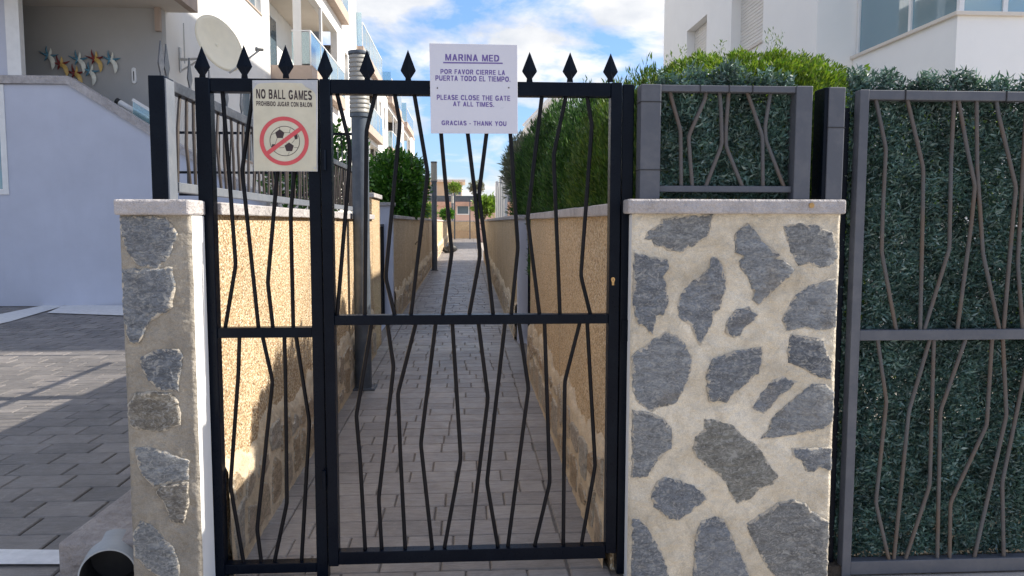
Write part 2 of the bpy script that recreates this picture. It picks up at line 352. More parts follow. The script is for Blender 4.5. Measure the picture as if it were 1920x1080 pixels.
def wall_open(mb, u0, u1, z0, z1, holes, fn, th):
    """a wall with rectangular holes. fn(u,z,d): d=0 front, d=th back"""
    us = sorted({u0, u1, *[h[0] for h in holes], *[h[1] for h in holes]}); zs = sorted({z0, z1, *[h[2] for h in holes], *[h[3] for h in holes]})
    us = [u for u in us if u0-1e-6 <= u <= u1+1e-6]; zs = [z for z in zs if z0-1e-6 <= z <= z1+1e-6]
    def solid(i, j):
        if i < 0 or j < 0 or i >= len(us)-1 or j >= len(zs)-1: return False
        cu = (us[i]+us[i+1])/2; cz = (zs[j]+zs[j+1])/2
        return not any(h[0] < cu < h[1] and h[2] < cz < h[3] for h in holes)
    idx = {}; vs = []; fs = []
    def V(i, j, d):
        if (i, j, d) not in idx: idx[(i, j, d)] = len(vs); vs.append(fn(us[i], zs[j], th*d))
        return idx[(i, j, d)]
    for i in range(len(us)-1):
        for j in range(len(zs)-1):
            if not solid(i, j): continue
            for d in (0, 1): fs.append((V(i, j, d), V(i+1, j, d), V(i+1, j+1, d), V(i, j+1, d)))
            for (a, b, c, e, ni, nj) in ((i, j, i+1, j, i, j-1), (i, j+1, i+1, j+1, i, j+1), (i, j, i, j+1, i-1, j), (i+1, j, i+1, j+1, i+1, j)):
                if not solid(ni, nj): fs.append((V(a, b, 0), V(c, e, 0), V(c, e, 1), V(a, b, 1)))
    mb.add(vs, fs)

# ------------------------------------------------------------------ GROUND, DRIVEWAY, PATH
MB().box(-160, 160, -40, 300, -.5, -.045).build('ground', 'asphalt', kind='structure')
cache = {}
def paver_mesh(w, l, mat, h=.05, bv=.006):
    k = (round(w, 3), round(l, 3), mat)
    if k not in cache:
        cache[k] = MB().box(-w/2, w/2, -l/2, l/2, -h, 0).mesh('paver', mat, bv, seg=1)
    return cache[k]
# path: bed + pavers
XL, XR = -1.038, .633
bed = MB(); bed.add([(XL-.1, -.75, -.012), (XR+.1, -.75, -.012), (XR+.1, 0, -.012), (XL-.1, 0, -.012), (XR+.1, 75, 75*SL-.012), (XL-.1, 75, 75*SL-.012)], [(0, 1, 2, 3), (3, 2, 4, 5)])
path = bed.build('path', 'path_joint', kind='structure')
cells = []; y = -.72; r_ = 0
while y < 66:
    lr = .19
    cells.append((-.97, y+lr/2, .122, lr)); cells.append((.54, y+lr/2, .176, lr))
    x = -.906; off = random.choice([.08, .14, .2, .26]); first = True
    while x < .449:
        w = off if first else random.choice([.22, .27, .27, .32]); first = False
        w = min(w, .449-x)
        if .449-(x+w) < .08: w = .449-x
        w = round(w, 2) if w > .02 else w
        if w > .03: cells.append((x+w/2, y+lr/2, w, lr))
        x += w
    y += lr; r_ += 1
cells.sort(key=lambda c: c[1])
rest = MB()
for i, (cx, cy, w, l) in enumerate(cells):
    g = .0035
    if i < 300:
        o = link('paver', paver_mesh(w-g, l-g, 'paver'), path)
        o.location = (cx, cy, zg(cy)+random.uniform(-.0015, .0015)); o.rotation_euler = (math.atan(SL) if cy > 0 else 0, 0, random.uniform(-.004, .004))
    else:
        z = zg(cy)+random.uniform(-.002, .002); a = (w-g)/2; b = (l-g)/2
        rest.add([(cx-a, cy-b, z-.02), (cx+a, cy-b, z-.02), (cx+a, cy+b, z-.02), (cx-a, cy+b, z-.02), (cx-a+.004, cy-b+.004, z), (cx+a-.004, cy-b+.004, z), (cx+a-.004, cy+b-.004, z), (cx-a+.004, cy+b-.004, z)],
                 [(4, 5, 6, 7), (0, 1, 5, 4), (1, 2, 6, 5), (2, 3, 7, 6), (3, 0, 4, 7)])
rest.build('paver_field', 'paver', path, kind='stuff')
# driveway left of the wall
drive = MB().box(-26, -1.46, -1.5, 11.15, -.044, -.012).build('driveway', 'joint', kind='structure')
cells = []; y = -1.3; k = 0
while y < 11.0:
    x = -1.46-(k % 2)*.165-(k % 3)*.03
    while x > -13:
        cells.append((x-.165, y+.115)); x -= .33
    y += .23; k += 1
PIPEZONE = lambda x, y: False
def vis(c):
    d = c[1]+D0; return d > .4 and c[0] > -(880/F)*d-.5 and 1080 > (417+F*H/d)-60
cells.sort(key=lambda c: (not vis(c), c[1]**2+(c[0]+2)**2*.5))
rest = MB(); wob = lambda a, b: .004*math.sin(a*1.7)+.003*math.sin(b*2.3)
for i, (cx, cy) in enumerate(cells):
    if i < 300:
        o = link('paver', paver_mesh(.322, .222, 'dpaver'), drive); o.location = (cx, cy, wob(cx, cy)); o.rotation_euler = (random.uniform(-.004, .004), random.uniform(-.004, .004), random.uniform(-.008, .008))
    else:
        z = wob(cx, cy); a = .161; b = .111
        rest.add([(cx-a, cy-b, z-.02), (cx+a, cy-b, z-.02), (cx+a, cy+b, z-.02), (cx-a, cy+b, z-.02), (cx-a+.005, cy-b+.005, z), (cx+a-.005, cy-b+.005, z), (cx+a-.005, cy+b-.005, z), (cx-a+.005, cy+b-.005, z)],
                 [(4, 5, 6, 7), (0, 1, 5, 4), (1, 2, 6, 5), (2, 3, 7, 6), (3, 0, 4, 7)])
rest.build('paver_field', 'dpaver', drive, kind='stuff')
def ground_poly(px, z, name, mat):
    pts = []
    for p in px:
        q = on_g(*p); pts.append((q.x, q.y, z))
    MB().add(pts, [tuple(range(len(pts)))]).build(name, mat, kind='structure')
ground_poly([(-60, 622), (-60, 603), (128, 564), (146, 567), (20, 604)], .014, 'painted_line', 'road_white')
ground_poly([(88, 588), (122, 573), (262, 574), (262, 594)], .014, 'painted_patch', 'road_white')
ground_poly([(-60, 1064), (-60, 1035), (108, 1037), (150, 1037), (150, 1064)], .016, 'painted_line', 'road_white')

# ------------------------------------------------------------------ STONE-FACED GATE PILLARS
def pA(pts, ox=1150, oy=360, s=3.0): return [(ox+x/s, oy+y/s) for x, y in pts]
def pB(pts): return pA(pts, 1150, 700, 2.843)
def pC(pts): return pA(pts, 0, 540, 2.0)
R_ST = [pA([(170,265),(200,215),(265,175),(275,150),(400,140),(510,130),(560,125),(550,160),(548,205),(520,255),(450,300),(380,338),(310,325),(240,298),(215,268)]),
 pA([(685,240),(755,182),(800,225),(850,290),(935,355),(890,378),(960,380),(1020,440),(985,480),(940,510),(880,570),(815,632),(780,605),(808,570),(775,545),(760,490),(715,430),(710,390),(735,360),(690,340)]),
 pA([(955,195),(1030,182),(1130,188),(1230,225),(1255,300),(1258,375),(1215,425),(1150,425),(1110,398),(1045,412),(1010,370),(985,290)]),
 pA([(120,345),(180,360),(300,385),(310,430),(280,470),(300,540),(312,620),(280,690),(240,695),(220,800),(170,750),(140,745),(112,640),(105,540),(112,450)]),
 pA([(548,378),(580,375),(620,430),(632,500),(620,590),(600,660),(560,690),(555,740),(520,800),(490,862),(460,820),(430,750),(375,710),(357,650),(380,580),(410,530),(460,490),(520,450),(550,420)]),
 pA([(690,665),(760,648),(778,675),(812,688),(790,715),(740,760),(710,805),(680,820),(632,795),(628,750),(655,700)]),
 pA([(1250,485),(1255,600),(1250,760),(1150,780),(1060,765),(975,778),(948,720),(985,650),(1020,590),(1100,530),(1190,495)]),
 pA([(1000,805),(1080,812),(1180,830),(1195,900),(1230,950),(1225,1055),(1150,1040),(1060,990),(985,960),(980,900)]),
 pA([(290,788),(360,810),(400,860),(438,920),(435,1010),(405,1095),(348,1188),(210,1230),(126,1167),(108,1083),(108,920),(200,850)]),
 [(1337,673),(1383,657),(1427,650),(1427,680),(1421,700),(1396,721),(1375,739),(1361,753),(1329,751),(1326,725),(1324,705)],
 pB([(740,185),(790,110),(850,35),(900,20),(980,45),(940,80),(880,130),(820,200),(800,215)]),
 pB([(785,345),(830,300),(840,250),(900,190),(980,120),(1060,60),(1130,60),(1180,100),(1186,180),(1170,250),(1120,295),(1000,320),(900,335)]),
 pB([(485,248),(540,252),(640,280),(680,330),(760,380),(820,470),(875,545),(850,590),(780,610),(730,670),(660,690),(620,640),(590,570),(520,510),(445,450),(425,400),(440,340),(480,300)]),
 pB([(100,198),(180,205),(260,240),(310,290),(308,400),(250,450),(200,520),(170,552),(100,550)]),
 pB([(950,400),(1040,395),(1120,392),(1178,400),(1175,515),(1100,500),(1070,528),(1025,520),(1010,470),(955,440)]),
 pB([(275,550),(330,570),(430,600),(498,670),(440,710),(400,750),(345,785),(290,770),(220,710),(198,640),(230,580)]),
 pB([(885,690),(960,675),(1020,690),(1050,730),(1165,790),(1165,1110),(880,1110),(800,1000),(750,900),(710,800),(800,745)]),
 pB([(470,790),(540,768),(590,780),(620,850),(650,920),(690,1000),(740,1110),(420,1110),(430,960),(440,870)]),
 pB([(98,770),(140,780),(190,840),(230,900),(270,980),(300,1110),(98,1110)])]
L_ST = [[(227,412),(260,407),(310,410),(329,440),(315,480),(296,501),(262,497),(240,470),(230,440)],
 [(228,510),(320,506),(325,545),(318,580),(280,602),(262,640),(245,640),(236,600),(230,580)],
 pC([(530,260),(590,235),(670,232),(685,260),(672,330),(668,385),(600,378),(560,345),(535,300)]),
 pC([(485,440),(510,400),(560,390),(640,395),(668,430),(672,510),(600,535),(500,520),(490,490)]),
 pC([(510,600),(580,605),(660,630),(705,650),(700,715),(600,735),(575,740),(530,690),(515,640)]),
 pC([(605,742),(705,730),(708,800),(690,880),(640,870),(620,810),(590,765)]),
 pC([(490,930),(530,880),(590,910),(650,980),(670,1040),(660,1110),(600,1080),(540,1040),(495,1000)])]
def rough_poly(poly, amp=.004, step=.018):
    out = []
    n = len(poly)
    for i in range(n):
        a = Vector(poly[i]); b = Vector(poly[(i+1) % n]); L_ = (b-a).length; k = max(1, int(L_/step)); d = (b-a)/max(L_, 1e-6); nn = Vector((-d.y, d.x))
        for j in range(k):
            p = a+(b-a)*j/k; v = mnoise.noise(Vector((p.x*38, p.y*38, 2.1)))*amp*1.6+mnoise.noise(Vector((p.x*130, p.y*130, 7)))*amp*.8
            out.append(p+nn*v)
    return out
def stone(poly, fn, parent, mat, h=.006, deep=.03, jit=.004, label=None, step=.018):
    """irregular slab: poly (a,b) in the wall plane, fn(a,b,out)"""
    P = rough_poly(poly, jit, step); n = len(P); c = sum(P, Vector((0, 0)))/n
    vs = [fn(p.x, p.y, -deep) for p in P]+[fn(p.x, p.y, h*.2) for p in P]
    def ins(p, k): return c+(p-c)*(1-k/max((p-c).length, .02))
    for k, hh in ((.003, h*.75), (.009, h), (.03, h+.001)):
        vs += [fn(q.x, q.y, hh+mnoise.noise(Vector((q.x*14, q.y*14, 3)))*.003) for q in (ins(p, k) for p in P)]
    fs = []
    for r in range(4):
        fs += [(r*n+i, r*n+(i+1) % n, (r+1)*n+(i+1) % n, (r+1)*n+i) for i in range(n)]
    fs.append(tuple(4*n+i for i in range(n)))
    o = MB().add(vs, fs).build('stone', mat, parent, label=label)
    at = o.data.attributes.new('rim', 'FLOAT', 'POINT'); at.data.foreach_set('value', [1.0]*(3*n)+[.75]*n+[0.0]*n)
    return o
def relief(mb, a0, a1, b0, b1, fn, step=.008, amp=.005, seed=0, edge=.012):
    """gently uneven plastered face"""
    nu = max(2, int((a1-a0)/step)); nv = max(2, int((b1-b0)/step)); vs = []; fs = []
    for j in range(nv+1):
        for i in range(nu+1):
            a = a0+(a1-a0)*i/nu; b = b0+(b1-b0)*j/nv
            q = Vector((a*7, b*7, seed)); h = mnoise.noise(q)*amp+mnoise.noise(q*3.3)*amp*.5+mnoise.noise(q*11)*amp*.35
            e = min(a-a0, a1-a, edge)/edge; h -= (1-e)**2*edge*.8
            vs.append(fn(a, b, h))
    for j in range(nv):
        for i in range(nu):
            k = j*(nu+1)+i; fs.append((k, k+1, k+nu+2, k+nu+1))
    mb.add(vs, fs)
def coping_box(mb, x0, x1, y0, y1, z0, z1): mb.box(x0, x1, y0, y1, z0, z1)
RPY = -.11; RX0 = on_y(1186, 402, RPY).x; RX1 = on_y(1578, 402, RPY).x; RZ = on_y(1380, 401, RPY).z; RZT = on_y(1380, 374, RPY).z
LPY = -.20; LX0 = on_y(222, 400, LPY).x; LX1 = on_y(357, 400, LPY).x; LZ = on_y(290, 403, LPY).z; LZT = on_y(290, 374, LPY).z
def pillar(x0, x1, yf, yb, z1, z2, stones, mat, label, cx0, cx1, ochre=(), brown=(), seed=0):
    t = thing('gate_pillar', ((x0+x1)/2, (yf+yb)/2, 0), label, 'pillar', 'stone gate pillars')
    mb = MB(); relief(mb, x0, x1, -.03, z1, lambda a, b, h: (a, yf-h, b), .008 if x1-x0 > .5 else .006, .005, seed)
    mb.build('mortar_face', mat, t, smooth=True)
    MB().box(x0+.002, x1-.002, yf+.012, yb, -.04, z1-.001).build('core', 'white_side', t, .006)
    cp = MB().box(cx0, cx1, yf-.03, yb+.0, z1, z2).build('coping', 'coping', t, .008)
    for i, p in enumerate(stones):
        q = [on_y(px, py, yf) for px, py in p]; c_q = sum(q, Vector())/len(q); q = [c_q+(v-c_q)*(1.07 if x1-x0 < .5 else 1.015) for v in q]; poly = [(min(max(v.x, x0+.004), x1-.004), max(v.z, -.02)) for v in q]
        stone(poly, lambda a, b, h: (a, yf-h, b), t, 'slate_ochre' if i in ochre else 'slate_brown' if i in brown else 'slate', (.006, .011, .0045, .009)[i % 4], .03, .0045, step=.011)
    return t
M['white_side'] = render_wall('painted_side', (.78, .77, .75), .04, .2)
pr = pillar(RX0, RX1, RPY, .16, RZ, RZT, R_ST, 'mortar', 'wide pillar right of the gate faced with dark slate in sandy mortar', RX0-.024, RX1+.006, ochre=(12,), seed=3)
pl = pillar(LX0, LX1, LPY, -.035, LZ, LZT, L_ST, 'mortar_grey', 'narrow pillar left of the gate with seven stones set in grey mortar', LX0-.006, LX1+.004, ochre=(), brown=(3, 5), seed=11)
b = on_y(1521, 385, RPY-.03); MB().tube([(b.x, RPY-.029, b.z), (b.x, RPY-.036, b.z)], .011, 12).build('bolt_cap', 'brass', pr)

# ------------------------------------------------------------------ GARDEN WALLS (pebbledash, coping slabs, stone skirting)
def garden_wall(xf, sgn, y0, y1, ztop, label, group, pil=None, seed=0, skirt=True, hi=.49, maxst=300):
    """face at x=xf, the wall body extends to xf - sgn*0.2 ; sgn=+1: face looks +X"""
    t = thing('garden_wall', (xf-sgn*.1, y0, zg(y0)), label, 'wall', group)
    MB().box(xf, xf-sgn*.2, y0, y1, -.04, ztop).build('pebbledash_face', 'pebble', t)
    y = y0
    cm = {}
    while y < y1-.01:
        w = min(1.0, y1-y)
        o = MB().box(xf+sgn*.032, xf-sgn*.235, y+.002, y+w-.002, ztop, ztop+.052).build('coping_slab', 'coping', t, .006)
        o.location.z += random.uniform(-.002, .002); y += w
    for q in range(1, int((y1-y0)/1.9)+1):
        if y0+q*1.9+.3 < min(y1, 30): MB().box(xf, xf+sgn*.0015, y0+q*1.9-.005, y0+q*1.9+.005, zg(y0)+hi, ztop-.001).build('movement_joint', 'joint_strip', t)
    if skirt:
        # irregular rubble skirting
        mb = MB(); n = max(3, int((y1-y0)/.05)); tops = []
        for i in range(n+1):
            yy = y0+(y1-y0)*i/n
            tops.append((yy, zg(yy)+hi+.075*mnoise.noise(Vector((yy*3.1, seed, 0)))+.05*mnoise.noise(Vector((yy*9, seed, 4)))+.03*(1 if mnoise.noise(Vector((yy*1.7, seed, 9))) > 0 else -1)))
        vs = []; fs = []
        for yy, tz in tops:
            o1 = .03+.008*mnoise.noise(Vector((yy*12, 3, seed)))
            vs += [(xf+sgn*(o1+.006), yy, zg(yy)-.03), (xf+sgn*o1, yy, zg(yy)+hi*.5), (xf+sgn*(o1-.004), yy, tz-.03), (xf+sgn*(o1-.016), yy, tz-.004), (xf-sgn*.01, yy, tz+.012)]
        for i in range(n):
            for k in range(4): a = i*5+k; fs.append((a, a+1, a+6, a+5))
        mb.add(vs, fs).build('skirting_mortar', 'mortar_tan', t, smooth=True)
        def top(yy):
            f = (yy-y0)/(y1-y0)*n; i = min(n-1, max(0, int(f))); return tops[i][1]+(tops[i+1][1]-tops[i][1])*(f-i)
        yy = y0+.02; cnt = 0; stuff = MB()
        rr = random.Random(seed)
        while yy < y1-.12:
            w = rr.uniform(.16, .34); zz = zg(yy)+.02; T = min(top(yy), top(min(y1, yy+w)), top(yy+w/2))-.035
            while zz < T-.06:
                hgt = rr.uniform(.14, .30)
                if T-(zz+hgt) < .09: hgt = T-zz
                g = .012; j = lambda: rr.uniform(-.008, .055)
                poly = [(yy+g+j(), zz+g+j()), (yy+w*.5, zz+g+j()*.5), (yy+w-g-j(), zz+g+j()), (yy+w-g-j()*.4, zz+hgt*.5), (yy+w-g-j(), zz+hgt-g-j()), (yy+w*.45, zz+hgt-g-j()*.4), (yy+g+j(), zz+hgt-g-j()), (yy+g+j()*.4, zz+hgt*.55)]
                fn = lambda a, b, h: (xf+sgn*(.031+h), a, b)
                if cnt < maxst and yy < 9: stone(poly, fn, t, 'cladding', .008, .02, .004, step=.04); cnt += 1
                else:
                    c = (sum(p[0] for p in poly)/8, sum(p[1] for p in poly)/8)
                    stuff.add([fn(a, b, 0) for a, b in poly]+[fn(c[0]+(a-c[0])*.88, c[1]+(b-c[1])*.88, .01) for a, b in poly], [(i, (i+1) % 8, 8+(i+1) % 8, 8+i) for i in range(8)]+[tuple(range(8, 16))])
                zz += hgt
            yy += w
        if stuff.v: stuff.build('stone_field', 'cladding', t, kind='stuff')
    return t
ZC = 1.555
YLo = on_x(697, 400, XL).y; YLp = on_x(712, 400, XL).y; YLq = on_x(735, 400, XL).y
YRo = on_x(995, 400, XR).y; YRp = on_x(972, 400, XR).y
garden_wall(XL, 1, .03, YLo, ZC, 'sunlit pebbledash garden wall left of the path behind the fixed gate panel', 'pebbledash garden walls', seed=1)
garden_wall(XL, 1, YLq+.18, 46, ZC+.02, 'long far stretch of pebbledash wall on the left beyond the white pier', 'pebbledash garden walls', seed=2, hi=.42)
garden_wall(XR, -1, .03, YRo, ZC, 'shaded pebbledash garden wall right of the path under the conifers', 'pebbledash garden walls', seed=3)
garden_wall(XR, -1, YRp+.18, 23, ZC+.01, 'far stretch of pebbledash wall on the right beyond the white pier', 'pebbledash garden walls', seed=4, hi=.42)
def pier(x0, x1, y0, y1, z, mat, label):
    t = thing('wall_pier', ((x0+x1)/2, (y0+y1)/2, zg(y0)), label, 'pier', 'piers beside the garden gates')
    MB().box(x0, x1, y0, y1, -.02, z).build('shaft', mat, t, .006)
    MB().box(x0-.03, x1+.03, y0-.03, y1+.03, z, z+.05).build('coping', 'coping', t, .006)
pier(XL-.2, XL+.004, YLo+.002, YLp-.02, on_x(704, 372, XL).z, 'pebble', 'tall pebbledash pier on the left just behind the near lamp post')
pier(XL-.22, XL+.004, YLq, YLq+.16, on_x(730, 385, XL).z, 'lavender', 'pale smooth pier on the left past the garden gate opening')
pier(XR-.004, XR+.22, YRp, YRp+.16, ZC+.01, 'lavender', 'pale smooth pier on the right between the two wall stretches')
def garden_gate(x, y0, y1, z, label):
    t = thing('garden_gate', (x, y0, zg(y0)), label, 'gate', 'garden side gates')
    f = MB(); z0 = zg(y0)+.06
    f.box(x-.015, x+.015, y0, y0+.035, z0, z); f.box(x-.015, x+.015, y1-.035, y1, z0, z); f.box(x-.012, x+.012, y0+.035, y1-.035, z-.035, z); f.box(x-.012, x+.012, y0+.035, y1-.035, z0, z0+.035)
    f.build('frame', 'black', t)
    n = int((y1-y0)/.11)
    for i in range(1, n):
        yy = y0+(y1-y0)*i/n; MB().box(x-.006, x+.006, yy-.006, yy+.006, z0+.035, z-.035).build('bar', 'barblack', t)
garden_gate(XL-.13, YLp, YLq-.01, 1.5, 'dark barred side gate in the left wall behind the lamp post')
garden_gate(XR+.13, YRo+.01, YRp-.01, 1.5, 'dark barred side gate in the gap of the right wall')

# ------------------------------------------------------------------ GATE, FIXED PANEL
GY = 0.0
def gbar(pts, y, r, parent, mat='barblack', nseg=8):
    P = [on_y(px, py, y) for px, py in pts]
    Q = [P[0]]                                            # round the bends a little
    for i in range(1, len(P)-1):
        for t_ in (-.02, 0, .02):
            d = (P[i+1]-P[i]).normalized() if t_ > 0 else (P[i-1]-P[i]).normalized()
            q = P[i]+d*abs(t_)*1.0
            if t_ == 0: q = P[i]+((P[i+1]-P[i]).normalized()+(P[i-1]-P[i]).normalized())*.004
            Q.append(q)
    Q.append(P[-1])
    mb = MB(); mb.tube(Q, r, nseg, caps=False)
    o = mb.build('bar', mat, parent, smooth=True); return o
def post(px0, px1, py0, py1, yf, yb, name, mat, parent, bevel=.003, pyt=None):
    """box covering the pixel rectangle, measured at its front face"""
    a = on_y(px0, py0, yf); b = on_y(px1, py1, yf)
    return MB().box(a.x, b.x, yf, yb, b.z, a.z).build(name, mat, parent, bevel)
def spear(px, pyt, pyb, y, parent, mat='black', along='x', w=.031):
    t = on_y(px, pyt, y); b = on_y(px, pyb, y); x = t.x; h = t.z-b.z
    prof = [(0, 1.0), (w, .36), (w*.93, .32), (w*.36, .12), (w*.42, 0)]
    vs = []
    # faceted flat blade: outline + raised middle line
    out = [(p[0], b.z+h*p[1]) for p in prof]+[(-p[0], b.z+h*p[1]) for p in prof[::-1][:-1]]
    n = len(out); e = .0022; th = .0065
    cs = [(0, b.z+h*.36)]
    vs = [(x+a, y-e, z) for a, z in out]+[(x+a, y+e, z) for a, z in out]+[(x, y-th, b.z+h*.36), (x, y+th, b.z+h*.36)]
    fs = [(i, (i+1) % n, n+(i+1) % n, n+i) for i in range(n)]+[(i, (i+1) % n, 2*n) for i in range(n)]+[(n+(i+1) % n, n+i, 2*n+1) for i in range(n)]
    MB().add(vs, fs).build('spearhead', mat, parent)
fx = thing('fixed_gate_panel', (on_y(480, 1070, GY).x, 0, 0), 'narrow fixed black panel of bent bars to the left of the gate leaf', 'gate panel')
y0, y1 = -.03, .03
A = lambda px, py, y=y0: on_y(px, py, y)
def rect(px0, py0, px1, py1, yf, yb, name, mat, parent, bevel=.003):
    return post(px0, px1, py0, py1, yf, yb, name, mat, parent, bevel)
xL0 = A(369, 300).x; xL1 = A(397, 300).x; zt = A(480, 146).z; zb = A(480, 1081).z; xR0 = A(584.5, 620).x; xR1 = A(606.5, 620).x
MB().box(xL0, xL1, y0, y1, .0, zt).build('post', 'black', fx, .004)
MB().box(xR0, xR1, y0, y1, .0, zt).build('post', 'black', fx, .004)
MB().box(xL1, xR0, y0+.004, y1-.004, A(480, 172).z, zt-.001).build('top_rail', 'black', fx, .003)
MB().box(xL1, xR0, y0+.004, y1-.004, A(480, 634).z, A(480, 615).z).build('middle_rail', 'black', fx, .003)
MB().box(xL1, xR0, y0+.004, y1-.004, A(480, 1077).z, A(480, 1059).z).build('bottom_rail', 'black', fx, .003)
for p in [[(417,170),(431,345),(442,497),(422,617)], [(475,170),(454,320),(485,617)], [(530,170),(520,322),(502,530),(512,617)], [(560,170),(552,322),(545,400),(550,617)],
          [(449,630),(447,700),(432,911),(458,1061)], [(492,630),(511,714),(482,992),(491,1061)], [(533,630),(535,700),(538,943),(513,1061)], [(555,630),(580,791),(565,1061)]]:
    gbar(p, 0, .0085, fx)
for px in (378, 457, 535): spear(px, 87 if px < 400 else 84, 147, 0, fx)
gt = thing('pedestrian_gate', (on_y(880, 1070, GY).x, 0, 0), 'black metal gate leaf with bent bars and spearheads across the path', 'gate')
gx0 = A(608, 600).x; gx1 = A(627.5, 600).x; gx2 = A(1140, 600).x; gx3 = A(1160, 600).x; gzt = A(880, 152).z; gzb = A(880, 1055).z
zz = lambda py: A(880, py).z
MB().box(gx0, gx1, y0-.012, y1-.012, gzb+.002, gzt).build('stile', 'black', gt, .004)
MB().box(gx2, gx3, y0-.012, y1-.012, gzb+.03, gzt).build('stile', 'black', gt, .004)
MB().box(gx1, gx2, y0-.008, y1-.016, zz(179), gzt-.001).build('top_rail', 'black', gt, .003)
MB().box(gx1, gx2, y0-.008, y1-.016, zz(608), zz(590)).build('middle_rail', 'black', gt, .003)
MB().box(gx1, gx2, y0-.008, y1-.016, zz(1052), zz(1029)).build('bottom_rail', 'black', gt, .003)
GB = [[(631,172),(655,268),(656,300),(632,594)], [(705,172),(687,245),(684,594)], [(739,172),(750,232),(723,520),(741,594)], [(776,172),(802,325),(770,594)],
 [(822,172),(827,251),(847,475),(829,594)], [(868,172),(877,251),(891,367),(900,480),(879,594)], [(922,172),(898,364),(915,500),(925,594)], [(950,172),(957,251),(971,465),(958,594)],
 [(1017,172),(989,410),(1012,594)], [(1063,172),(1038,290),(1050,594)], [(1100,176),(1110,235),(1089,517),(1108,594)],
 [(697,605),(668,780),(675,860),(685,1034)], [(726,605),(738,688),(710,935),(716,1034)], [(780,605),(746,738),(751,860),(760,1034)], [(817,605),(789,832),(811,1034)],
 [(848,605),(864,860),(832,1034)], [(897,605),(915,746),(880,1034)], [(947,605),(913,904),(935,1034)], [(973,605),(991,728),(951,1034)], [(1021,605),(1031,904),(1000,1034)],
 [(1087,605),(1059,715),(1056,1034)], [(1101,605),(1116,873),(1088,1034)]]
for p in GB: gbar(p, -.012, .0085, gt)
for px, pt in ((609, 90), (688, 93), (765, 93), (841, 94), (917, 96), (993, 97), (1069, 98), (1145, 100)): spear(px, pt, 154, -.012, gt)
lk = on_y(1149, 527, y0-.012)
MB().prism([(math.cos(a)*.0085, math.sin(a)*.0085+.008) for a in [i*math.pi/8-.6 for i in range(11)]]+[(-.0045, -.006), (-.0045, -.017), (.0045, -.017), (.0045, -.006)], lambda a, b_, d: (lk.x+a, d, lk.z+b_), -.049, -.03).build('lock_cylinder', 'brass', gt)
MB().prism([(-.0012, -.006), (.0012, -.006), (.0012, .003), (-.0012, .003)], lambda a, b_, d: (lk.x+a, d, lk.z+b_+.007), -.0497, -.045).build('keyhole', 'dark', gt)
for pz in (300, 900):
    q = on_y(607.5, pz, y0-.02); MB().tube([(q.x, -.05, q.z-.04), (q.x, -.05, q.z+.04)], .008, 10).build('hinge', 'black', gt)
jb = thing('gate_post', (on_y(1171, 1000, 0).x, 0, 0), 'black square post between the gate leaf and the wide slate pillar', 'post')
a_ = A(1162, 600).x; b_ = max(A(1183, 600).x, RX0-.004); MB().box(a_, b_, -.035, .05, 0, on_y(1170, 158, -.03).z).build('post', 'black', jb, .004)
MB().box(a_+.006, b_-.006, -.041, -.0352, on_y(1170, 640, -.035).z, on_y(1170, 600, -.035).z).build('latch_plate', 'black', jb, .001)

